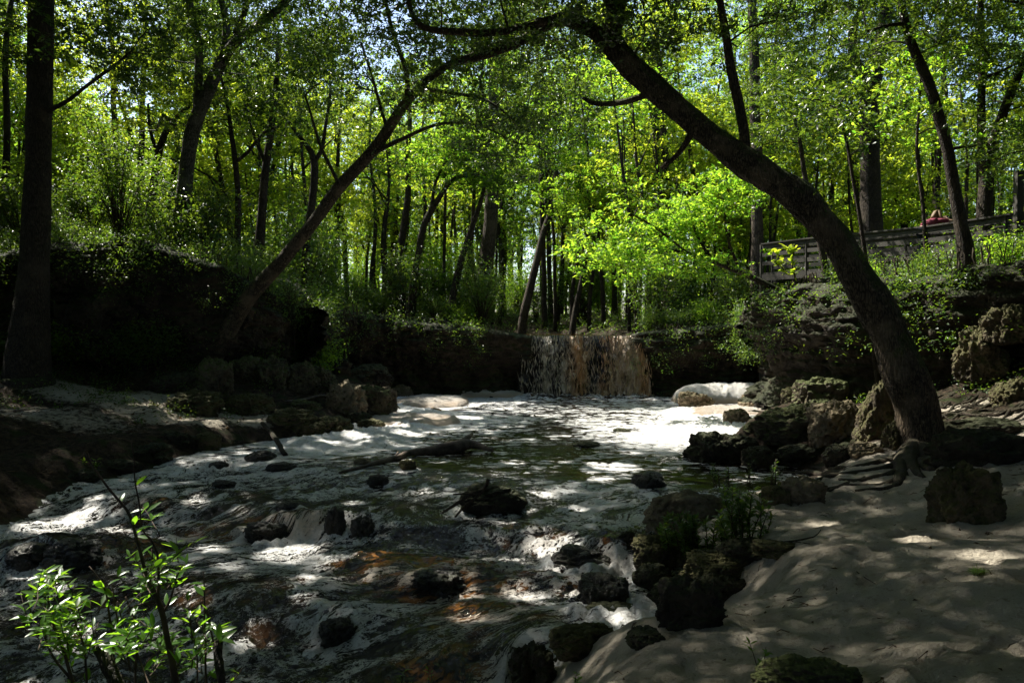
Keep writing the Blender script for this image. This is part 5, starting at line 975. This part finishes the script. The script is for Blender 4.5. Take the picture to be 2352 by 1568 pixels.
def plant(name, label, stems, Y, leaf=.06, dens=26, mat='fore_leaf', start=.3, cat='plant', wr=.32, zoff=0, group=None, stemmat='twig', spread=1.0):
    """stems: lists of (px, py, w) or 4-tuples with their own Y"""
    first = np.array(at(stems[0][0][0], stems[0][0][1], Y)); g = gz(first[0], first[1]); base = np.array([first[0], first[1], min(first[2], g)])
    root = thing(name, label, cat, base, group); LB, LD = [], []
    for st in stems:
        P = np.array([(*at(q[0], q[1], q[3] if len(q) > 3 else Y), q[2] / FPX * Y / 2) for q in st])
        if P[0, 2] > g and st is stems[0]: P = np.vstack([[P[0, 0], P[0, 1], g - .05, P[0, 3]], P])
        S = smooth_path(P, .03); S[:, :3] += np.stack([pn(S[:, :3] * 6 + k * 3) for k in range(3)], -1) * .008; mb = MB(); mb.tube(S[:, :3] - base, np.maximum(S[:, 3], .0009), 7); link('stem', mb.mesh('stem', M[stemmat]), root)
        L = np.linalg.norm(np.diff(S[:, :3], axis=0), axis=1).sum(); n = int(L * dens)
        dn = st[0][4] if len(st[0]) > 4 else 1.0; n = int(n * dn)
        if n < 1: continue
        f = start + (1 - start) * r.random(n); i = (f * (len(S) - 1)).astype(int); a = r.uniform(0, 6.28, n)
        tg = S[np.minimum(i + 1, len(S) - 1), :3] - S[i, :3] + 1e-6; tg /= np.linalg.norm(tg, axis=1)[:, None]
        D = np.stack([np.cos(a), np.sin(a), r.uniform(-.15, .55, n)], -1) * spread + tg * .6
        tip = f > .97; LB.append(S[i, :3] - base); LD.append(D)
    if LB:
        V, Q = big_leaves(np.concatenate(LB), np.concatenate(LD), leaf, wr=wr); link('foliage', mesh_np('foliage', V, Q, M[mat], True), root)
    return root
def sprays(cx, cy, Y, n, rx, ry, L0, L1, w=3, dn=1.0):
    out = []
    for _ in range(n):
        x = cx + r.normal() * rx * .5; y = cy + r.normal() * ry * .5; a = r.uniform(-2.6, -.5); L = r.uniform(L0, L1)
        out.append([(x, y, w, Y + r.normal() * .12, dn), (x + math.cos(a) * L * .5, y + math.sin(a) * L * .5, w * .7, Y + r.normal() * .12), (x + math.cos(a) * L, y + math.sin(a) * L * .9, w * .4, Y + r.normal() * .15)])
    return out
BY = 3.4
plant('willow_shrub', 'leafy shrub with brown stems at the bottom left, partly sunlit, rising before the rapids',
      [[(545, 1620, 24, BY, .0), (522, 1480, 17), (505, 1410, 15), (498, 1377, 12), (474, 1327, 8), (457, 1272, 8)][:3] and [(415, 1640, 22, BY, .2), (405, 1560, 17), (388, 1480, 14), (372, 1410, 13), (363, 1377, 12), (341, 1327, 9), (325, 1272, 8), (313, 1225, 7), (300, 1188, 7), (277, 1155, 6), (240, 1110, 5), (215, 1075, 4), (192, 1036, 3)],
       [(363, 1377, 8, BY, .25), (366, 1327, 7), (363, 1272, 6), (347, 1236, 5), (327, 1213, 4), (318, 1150, 4), (312, 1100, 3), (308, 1050, 3), (302, 1012, 2)],
       [(372, 1410, 6, BY, 1.5), (392, 1370, 5), (405, 1330, 4), (420, 1300, 3)], [(363, 1377, 6, BY, 1.6), (335, 1385, 5), (300, 1395, 4)], [(341, 1327, 4, BY, .9), (352, 1290, 3), (350, 1260, 3)]] + sprays(365, 1370, BY, 16, 80, 110, 60, 120) + sprays(380, 1500, BY, 12, 100, 60, 60, 120),
      BY, leaf=.066, dens=22, start=.15)
plant('willow_shrub', 'low bushy shrub glowing yellow green in a sun spot at the bottom left corner',
      [[(175, 1640, 10, BY, .1), (165, 1560, 8), (150, 1500, 7), (130, 1450, 5), (115, 1420, 4)], [(165, 1560, 7, BY, 1.2), (120, 1500, 5), (95, 1440, 4)], [(200, 1600, 6, BY, .6), (195, 1500, 5), (175, 1430, 4), (170, 1400, 3)]] + sprays(150, 1440, BY, 20, 110, 80, 50, 120) + sprays(120, 1370, BY + .3, 9, 80, 50, 40, 100) + sprays(220, 1520, BY, 10, 110, 50, 50, 100), BY, leaf=.064, dens=28, start=.1)
plant('twiggy_plant', 'thin bare twigs with scattered leaves between the two shrubs at the bottom left',
      [[(268, 1640, 6, 3.5, .4), (262, 1500, 5), (250, 1410, 5), (240, 1350, 4), (203, 1300, 3)], [(262, 1500, 4, 3.5, .9), (270, 1440, 4), (262, 1370, 3), (258, 1330, 2)], [(310, 1640, 6, 3.5, .3), (312, 1520, 5), (315, 1450, 4), (290, 1370, 3)], [(300, 1540, 4, 3.5, 1.2), (280, 1430, 3), (270, 1380, 3)]], 3.5, leaf=.075, dens=16, start=.3)
plant('twiggy_plant', 'slender upright stems with long leaves right of the tall shrub at the bottom left',
      [[(480, 1640, 6, 3.5, .5), (474, 1540, 5), (470, 1440, 4), (467, 1340, 3), (464, 1312, 2)], [(515, 1640, 6, 3.5, .5), (495, 1500, 5), (478, 1420, 4), (470, 1390, 3)], [(440, 1640, 6, 3.5, .9), (455, 1540, 4), (440, 1450, 3), (430, 1400, 2)], [(370, 1640, 5, 3.3, .5), (330, 1540, 4), (300, 1450, 3)], [(500, 1600, 4, 3.4, 1), (535, 1560, 3), (560, 1530, 2)]] + sprays(450, 1500, 3.5, 7, 50, 60, 30, 70), 3.5, leaf=.075, dens=18, start=.25)
wd = MB(); P = np.array([at(300, 1640, 3.3), at(255, 1540, 3.35), at(232, 1490, 3.4), at(215, 1478, 3.42)]); bb_ = P[0].copy(); wd.tube(smooth_path(P, .02) - bb_, np.concatenate([np.full(len(smooth_path(P, .02)) - 2, .030), [.022, .010]]), 14, lump=.2)
o = link('broken_stump', wd.mesh('broken_stump', M['root_bark'])); o.location = tuple(bb_); tag(o, 'thick broken stub of branch between the bottom left shrubs', 'stump')
wd = MB(); wd.tube(smooth_path(np.array([at(515, 1640, 3.2), at(508, 1560, 3.2), at(500, 1500, 3.25), at(503, 1470, 3.27)]), .02) - bb_, .019, 10, lump=.2); o = link('broken_stump', wd.mesh('broken_stump', M['root_bark'])); o.location = tuple(bb_); tag(o, 'shorter broken stub right of the tall bottom left shrub', 'stump')
# sprouts at the right water edge
def sprout_at(px, pyb, h, n, spread, label, leaf, dens, mat='fore_leaf', name='leafy_sprout', wr=.3, w=3, start=.25):
    p = hit(px, pyb); Y = p[1]; st = []
    for k in range(n):
        x = px + (r.uniform(-1, 1) * spread if n > 1 else 0); L = h * r.uniform(.55, 1.0) if n > 1 else h; dx = r.normal() * L * .15; y0 = pyb + r.uniform(-.15, .2) * spread * .3
        st.append([(x, y0, w, Y), (x + dx * .3, y0 - L * .4, w * .8, Y + r.normal() * .05), (x + dx * .7, y0 - L * .75, w * .6, Y + r.normal() * .08), (x + dx, y0 - L, w * .3, Y + r.normal() * .1)])
    return plant(name, label, st, Y, leaf, dens, mat, start=start, wr=wr)
sprout_at(1600, 1290, 120, 26, 75, 'dense dark green leafy clump growing on the slab rocks, left half', .075, 120, 'shrub_leaf', 'leafy_shrub')
sprout_at(1715, 1262, 150, 18, 45, 'upright willowy clump at the sand edge, right of the dense clump', .085, 75, 'shrub_leaf', 'leafy_shrub')
sprout_at(1660, 1120, 60, 5, 25, 'small thin sprouts on the rocks above the dense clump', .07, 50, 'shrub_leaf')
sprout_at(1750, 1110, 60, 6, 40, 'thin green sprouts beside the dark shore rocks and roots', .06, 50, 'shrub_leaf')
sprout_at(1745, 1562, 95, 2, 10, 'two leafed young sprout on the sand at the bottom, left of the craggy rock', .05, 32)
sprout_at(1785, 1545, 45, 2, 14, 'small leaning sprout on the sand nearest the craggy bottom rock', .045, 30)
sprout_at(1335, 1590, 55, 3, 16, 'little green sprout at the bottom edge on the corner rock', .045, 34)
sprout_at(918, 1600, 95, 2, 8, 'green sprout rising from the bottom edge before the rapids', .05, 26)
sprout_at(990, 1600, 100, 2, 6, 'thin sprout at the bottom edge, right of the other one before the rapids', .05, 24)
sprout_at(365, 940, 26, 3, 14, 'little bright green sprout on the sunlit left sand', .09, 30, 'yellow_leaf')
sprout_at(400, 935, 22, 3, 12, 'small sprout on the left sand near the mossy rock', .08, 30, 'bright_leaf')
sprout_at(215, 1085, 34, 5, 24, 'small green plant on the muddy left shore', .10, 26, 'bright_leaf')
sprout_at(1668, 745, 26, 14, 6, 'bright yellow green grass tuft on the ledge right of the falls', .30, 9, 'yellow_leaf', 'grass_tuft', wr=.07)
sprout_at(2250, 1322, 16, 22, 14, 'small patch of green grass on the sand at right', .05, 40, 'grass_blade', 'grass_tuft', wr=.10, w=1)
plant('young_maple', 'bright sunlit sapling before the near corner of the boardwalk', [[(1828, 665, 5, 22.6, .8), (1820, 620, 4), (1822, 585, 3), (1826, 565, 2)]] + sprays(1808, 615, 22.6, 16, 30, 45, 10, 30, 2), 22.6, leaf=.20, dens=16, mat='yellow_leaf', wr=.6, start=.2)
plant('palmetto', 'dark fan leaved palmetto in the undergrowth left of the waterfall pine', [[(985 + dx, 700, 4, 32), (985 + dx * 2.2, 680 - abs(dy), 3), (985 + dx * 3.0, 660 - dy, 2)] for dx, dy in [(-14, 10), (-8, 22), (-2, 30), (5, 24), (12, 12), (16, 2)]], 32, leaf=.75, dens=22, mat='shrub_leaf', wr=.09, start=.85)
# ------------------------------------------------------------------ boardwalk with rails
bw = thing('boardwalk', 'weathered wooden boardwalk with railings on the right bank', 'boardwalk', (10.5, 22, 4.3)); bl = np.array([10.5, 22, 4.3])
near = np.array([(8.65, 26.6, 4.40), (9.6, 25.0, 4.40), (11.25, 20.8, 4.22), (12.05, 18.7, 4.22), (12.75, 17.2, 4.25), (13.6, 15.0, 4.3), (14.2, 12.5, 4.35)])
off = np.array([(.9, 1.5, 0), (1.7, .9, 0), (1.75, .6, 0), (1.75, .7, 0), (1.75, .8, 0), (1.8, .6, 0), (1.8, .4, 0)]); far = near + off
mb = MB()
for i in range(len(near) - 1):
    a0, a1, b0, b1 = near[i], near[i + 1], far[i], far[i + 1]; n = max(1, int(np.linalg.norm(a1 - a0) / .145))
    for k in range(n):
        t0, t1 = (k + .04) / n, (k + .96) / n; c = [a0 * (1 - t) + a1 * t for t in (t0, t1)] + [b0 * (1 - t) + b1 * t for t in (t1, t0)]
        V = np.array([[*q[:2], q[2]] for q in c] + [[*q[:2], q[2] - .04] for q in c]) - bl; mb.add(V, Q=[[0, 1, 2, 3], [7, 6, 5, 4], [0, 4, 5, 1], [1, 5, 6, 2], [2, 6, 7, 3], [3, 7, 4, 0]])
link('deck', mb.mesh('deck', M['old_wood'], False), bw)
for L_ in (near, far):
    for i in range(len(L_) - 1):
        a, b = L_[i], L_[i + 1]; mb = MB(); mb.beam(a - bl + [0, 0, -.16], b - bl + [0, 0, -.16], .05, .22); link('joist', mb.mesh('joist', M['old_wood'], False), bw)
        for z, w, h in ((1.0, .15, .04), (.89, .04, .15), (.62, .04, .13), (.32, .04, .13)):
            mb = MB(); mb.beam(a - bl + [0, 0, z], b - bl + [0, 0, z], w, h); link('rail', mb.mesh('rail', M['old_wood'], False), bw)
        n = max(1, int(round(np.linalg.norm(b - a) / 2.0)))
        for k in range(n + (i == len(L_) - 2)):
            q = a + (b - a) * k / n; mb = MB(); g = gz(q[0], q[1]); mb.beam(q - bl + [.0, .055, g - q[2] - .3], q - bl + [.0, .055, .978], .10, .10); link('post', mb.mesh('post', M['old_wood'], False), bw)
mb = MB(); q = np.array(at(2338, 600, 18.2)); mb.beam(np.array([q[0], q[1], 3.5]) - bl, np.array([q[0], q[1], at(2338, 394, 18.2)[2]]) - bl, .16, .16); link('post', mb.mesh('post', M['old_wood'], False), bw)
# ------------------------------------------------------------------ person on the boardwalk
def skin(name, pts, edges, rad, mat, parent, sub=2):
    me = bpy.data.meshes.new(name); me.from_pydata([tuple(p) for p in pts], edges, []); o = bpy.data.objects.new(name + '_tmp', me); COL.objects.link(o)
    md = o.modifiers.new('s', 'SKIN'); sl_ = me.skin_vertices[0].data
    for i, q in enumerate(rad): sl_[i].radius = (q, q) if np.isscalar(q) else q; sl_[i].use_root = (i == 0)
    md.use_smooth_shade = True; m2 = o.modifiers.new('u', 'SUBSURF'); m2.levels = m2.render_levels = sub
    dg = bpy.context.evaluated_depsgraph_get(); ev = bpy.data.meshes.new_from_object(o.evaluated_get(dg)); bpy.data.objects.remove(o)
    for p in ev.polygons: p.use_smooth = True
    ev.materials.clear(); ev.materials.append(M[mat]); return link(name, ev, parent)
pc = np.array([11.25, 20.8, 4.22]); dirw = np.array([near[2][0] - near[1][0], near[2][1] - near[1][1]]); dirw /= np.linalg.norm(dirw); nrm_ = np.array([-dirw[1], dirw[0]]); nrm_ = nrm_ if nrm_[0] > 0 else -nrm_
yaw = math.atan2(nrm_[1], nrm_[0]) + math.pi / 2      # local -Y faces the creek
per = thing('person', 'person with long fair hair and pink top leaning on the boardwalk rail holding a phone', 'person', (pc[0] + nrm_[0] * .52 - dirw[0] * .35, pc[1] + nrm_[1] * .52 - dirw[1] * .35, 4.31)); per.rotation_euler = (0, 0, yaw)
# local: x right, -y towards the rail, z up
pts = [(0, .34, .92), (0, .22, 1.0), (0, -.02, 1.09), (0, -.14, 1.155), (0, -.20, 1.20), (0, -.255, 1.25), (0, -.27, 1.34), (0, -.265, 1.41)]; rad = [.14, .115, (.15, .11), .07, .048, .062, .085, .06]; E = [(i, i + 1) for i in range(7)]
def limb(start, P, R):
    i = start
    for p, q in zip(P, R): pts.append(p); rad.append(q); E.append((i, len(pts) - 1)); i = len(pts) - 1
    return i
for s in (-1, 1):
    limb(0, [(s * .09, .32, .84), (s * .10, .22, .48), (s * .10, .28, .08), (s * .11, .14, .04), (s * .115, .07, .035)], [.095, .06, .042, .042, .03])
    e = limb(3, [(s * .17, -.16, 1.13), (s * .29, -.46, 1.12), (s * .16, -.50, 1.16), (s * .075, -.49, 1.24)], [.055, .042, .034, .024])
    for k in range(4): limb(e, [(s * (.060 - .004 * k), -.51, 1.275 - .006 * k), (s * (.030 + .004 * k), -.535, 1.29 - .022 * k), (s * (.012), -.53, 1.285 - .022 * k)], [.009, .008, .007])
    limb(e, [(s * .05, -.475, 1.25), (s * .03, -.49, 1.275)], [.010, .008])
skin('body', pts, E, rad, 'skin', per)
skin('top', [(0, .30, .93), (0, .20, 1.0), (0, -.02, 1.09), (0, -.13, 1.14), (-.17, -.16, 1.13), (-.26, -.38, 1.13), (.17, -.16, 1.13), (.26, -.38, 1.13)], [(0, 1), (1, 2), (2, 3), (3, 4), (4, 5), (3, 6), (6, 7)], [.152, .13, (.168, .125), .085, .07, .062, .07, .062], 'pink_cloth', per)
skin('trousers', [(0, .34, .92), (-.09, .32, .84), (-.10, .22, .48), (-.10, .28, .10), (.09, .32, .84), (.10, .22, .48), (.10, .28, .10)], [(0, 1), (1, 2), (2, 3), (0, 4), (4, 5), (5, 6)], [.15, .108, .07, .055, .108, .07, .055], 'denim', per)
HP = [(0, -.22, 1.435), (-.09, -.22, 1.38), (-.13, -.20, 1.27), (-.17, -.22, 1.18), (-.21, -.25, 1.10), (.09, -.22, 1.38), (.13, -.20, 1.27), (.18, -.22, 1.18), (.23, -.25, 1.09), (0, -.17, 1.36), (0, -.10, 1.26), (0, -.03, 1.20)]
skin('hair', HP, [(0, 1), (1, 2), (2, 3), (3, 4), (0, 5), (5, 6), (6, 7), (7, 8), (0, 9), (9, 10), (10, 11)], [.045, .045, .045, .04, .02, .045, .045, .045, .02, .08, .08, .05], 'hair', per)
def small_box(nm, c, d, mat, rot=None):
    mb = MB(); mb.box(c, d, rot); link(nm, mb.mesh(nm, M[mat], False), per)
small_box('sunglasses', (0, -.355, 1.345), (.125, .02, .035), 'black_plastic')
ph_ = MB(); ph_.box((0, -.545, 1.265), (.145, .01, .075)); ph_.box((.045, -.553, 1.28), (.02, .008, .02)); ph = link('phone', ph_.mesh('phone', M['black_plastic'], False)); ph.location = per.location; ph.rotation_euler = per.rotation_euler; tag(ph, 'black phone held up by the person on the boardwalk', 'phone')
mb = MB(); v_, f_ = ico(2); mb.add(v_ * [.012, .016, .018] + [0, -.36, 1.315], T=f_); link('nose', mb.mesh('nose', M['skin']), per)
mb = MB(); mb.add(v_ * [.026, .008, .007] + [0, -.34, 1.275], T=f_); link('mouth', mb.mesh('mouth', M['pink_cloth']), per)
# ------------------------------------------------------------------ litter: dead leaves and twigs on sand and banks
n = 8200; x = np.concatenate([r.uniform(.5, 8, 5200), r.uniform(-14, -3.5, n - 5200)]); y = np.concatenate([r.uniform(3.2, 12, 5200), r.uniform(10, 20, n - 5200)])
z, ds, dr, K_ = land(x, y, True); m = (ds > .25) & (dr < -1.6) & (rng.random(n) < np.where(x > 0, .25 + .75 * (fbm(P3(x, y, 1, .8), 2) > .25), 1)); x, y, z, ds = x[m], y[m], z[m], ds[m]
nl = len(x); V = leaves(np.stack([x, y, z + np.where(x > 0, .0, .03) + .012], -1), np.where(x > 0, .036, .075), flat=.25, var=.6, r=r)
Vl, Ql = V, np.arange(len(V)).reshape(-1, 4); mb = MB(); mb.add(Vl, Q=Ql)
for k in range(900):
    i = r.integers(0, nl); a = r.uniform(0, 6.28); L = r.uniform(.05, .24) * (1 if x[i] > 0 else 2.5); d = np.array([math.cos(a), math.sin(a), 0]) * L; p0 = np.array([x[i], y[i], z[i] + .012 + (0 if x[i] > 0 else .03)]); p2 = p0 + d; p2[2] = gz(p2[0], p2[1]) + .012 + (0 if x[i] > 0 else .03)
    mb.tube([p0, (p0 + p2) / 2 + [0, 0, .01] + r.normal(0, .006, 3), p2], [.0038, .0034, .002] if x[i] > 0 else [.007, .006, .003], 4, cap=False)
tag(link('leaf_litter', mb.mesh('leaf_litter', M['litter_leaf'], False)), kind='stuff')
# low herbs on the left shelf and the bank slopes
n = 60000; x = np.concatenate([r.uniform(-16, -6, n // 2), r.uniform(7, 15, n // 2)]); y = np.concatenate([r.uniform(14.5, 20.5, n // 2), r.uniform(12.5, 24, n // 2)]); z, ds, dr, K_ = land(x, y, True); pt = fbm(P3(x, y, 6, .8), 3)
m = (dr > -2.6) & (pt > .0) | ((x < 0) & (pt > .22) & (y > 15.5)); m &= (ds > .8); x, y, z = x[m], y[m], z[m]
P = np.stack([x, y, z + .03 + r.random(len(x)) ** 2 * .3], -1); tag(link('ground_cover', leaf_mesh('ground_cover', P, .055, M['shrub_leaf'], r=r)), kind='stuff')
# ferns and ivy spilling over the rims
P = []
for a, b, dn in [((-13, 18.3, 4.5), (-10, 19.0, 4.8), 1), ((-10, 19.0, 4.8), (-7.4, 20.2, 4.5), 1), ((-7.4, 20.2, 4.5), (-6.3, 22.5, 3.6), 1), ((-6.5, 23, 3.4), (-6.0, 27.5, 3.2), .6), ((-6, 27.5, 3.1), (-.8, 27.8, 2.6), .5), ((5, 27.6, 2.4), (8.6, 27.2, 2.7), .35), ((8.6, 26, 2.9), (7.2, 21.4, 3.3), .6), ((7.2, 21.2, 3.3), (7.6, 19, 3.4), .6), ((7.6, 18.6, 3.4), (9.8, 16.0, 3.6), .6), ((9.8, 16, 3.6), (12.5, 13.8, 3.9), .6)]:
    a = np.array(a); b = np.array(b); L = np.linalg.norm(b - a); k = int(L * 42 * dn); c = a + (b - a) * r.random(k)[:, None] + r.normal(0, .25, (k, 3)) * [1, 1, .25]; drop = r.random(k) ** 2 * 1.7; c[:, 2] -= drop * .9; nv = np.cross(b - a, [0, 0, 1]); nv /= np.linalg.norm(nv); c += nv * r.uniform(.0, .85, (k, 1)); q = np.repeat(c, 46, 0); P.append(q + r.normal(size=q.shape) * [.15, .15, .13])
tag(link('trailing_foliage', leaf_mesh('trailing_foliage', np.concatenate(P), .06, M['shrub_leaf'], r=r)), kind='stuff')
# ------------------------------------------------------------------ camera, light, view
cam = bpy.data.cameras.new('camera'); cam.lens = 27; cam.sensor_width = 36; cam.clip_end = 3000; cam.clip_start = .05
co = bpy.data.objects.new('camera', cam); COL.objects.link(co); co.location = tuple(CAM); co.rotation_euler = (math.pi / 2 - PITCH, 0, 0); sc.camera = co
W_ = bpy.data.worlds.new('World'); sc.world = W_; W_.use_nodes = True; nt = W_.node_tree; bg = nt.nodes['Background']
sk = nt.nodes.new('ShaderNodeTexSky'); sk.sky_type = 'NISHITA'; sk.sun_disc = False; sk.sun_elevation = SUN_EL; sk.sun_rotation = SUN_AZ; sk.dust_density = 1.3; sk.air_density = 1.0
nt.links.new(sk.outputs[0], bg.inputs[0]); bg.inputs[1].default_value = 0.11
sl = bpy.data.lights.new('sun', 'SUN'); sl.energy = 5.0; sl.angle = math.radians(.55); sl.color = (1.0, .95, .85)
so = bpy.data.objects.new('sun', sl); COL.objects.link(so); so.rotation_euler = Vector(tuple(-SUN)).to_track_quat('-Z', 'Y').to_euler()
sc.view_settings.view_transform = 'Standard'; sc.view_settings.look = 'None'; sc.view_settings.exposure = EXPO; sc.view_settings.gamma = 1
cy = sc.cycles; cy.max_bounces = 6; cy.diffuse_bounces = 3; cy.glossy_bounces = 3; cy.transmission_bounces = 3; cy.transparent_max_bounces = 8
cy.sample_clamp_indirect = 6; cy.caustics_reflective = False; cy.caustics_refractive = False
sc.render.film_transparent = False
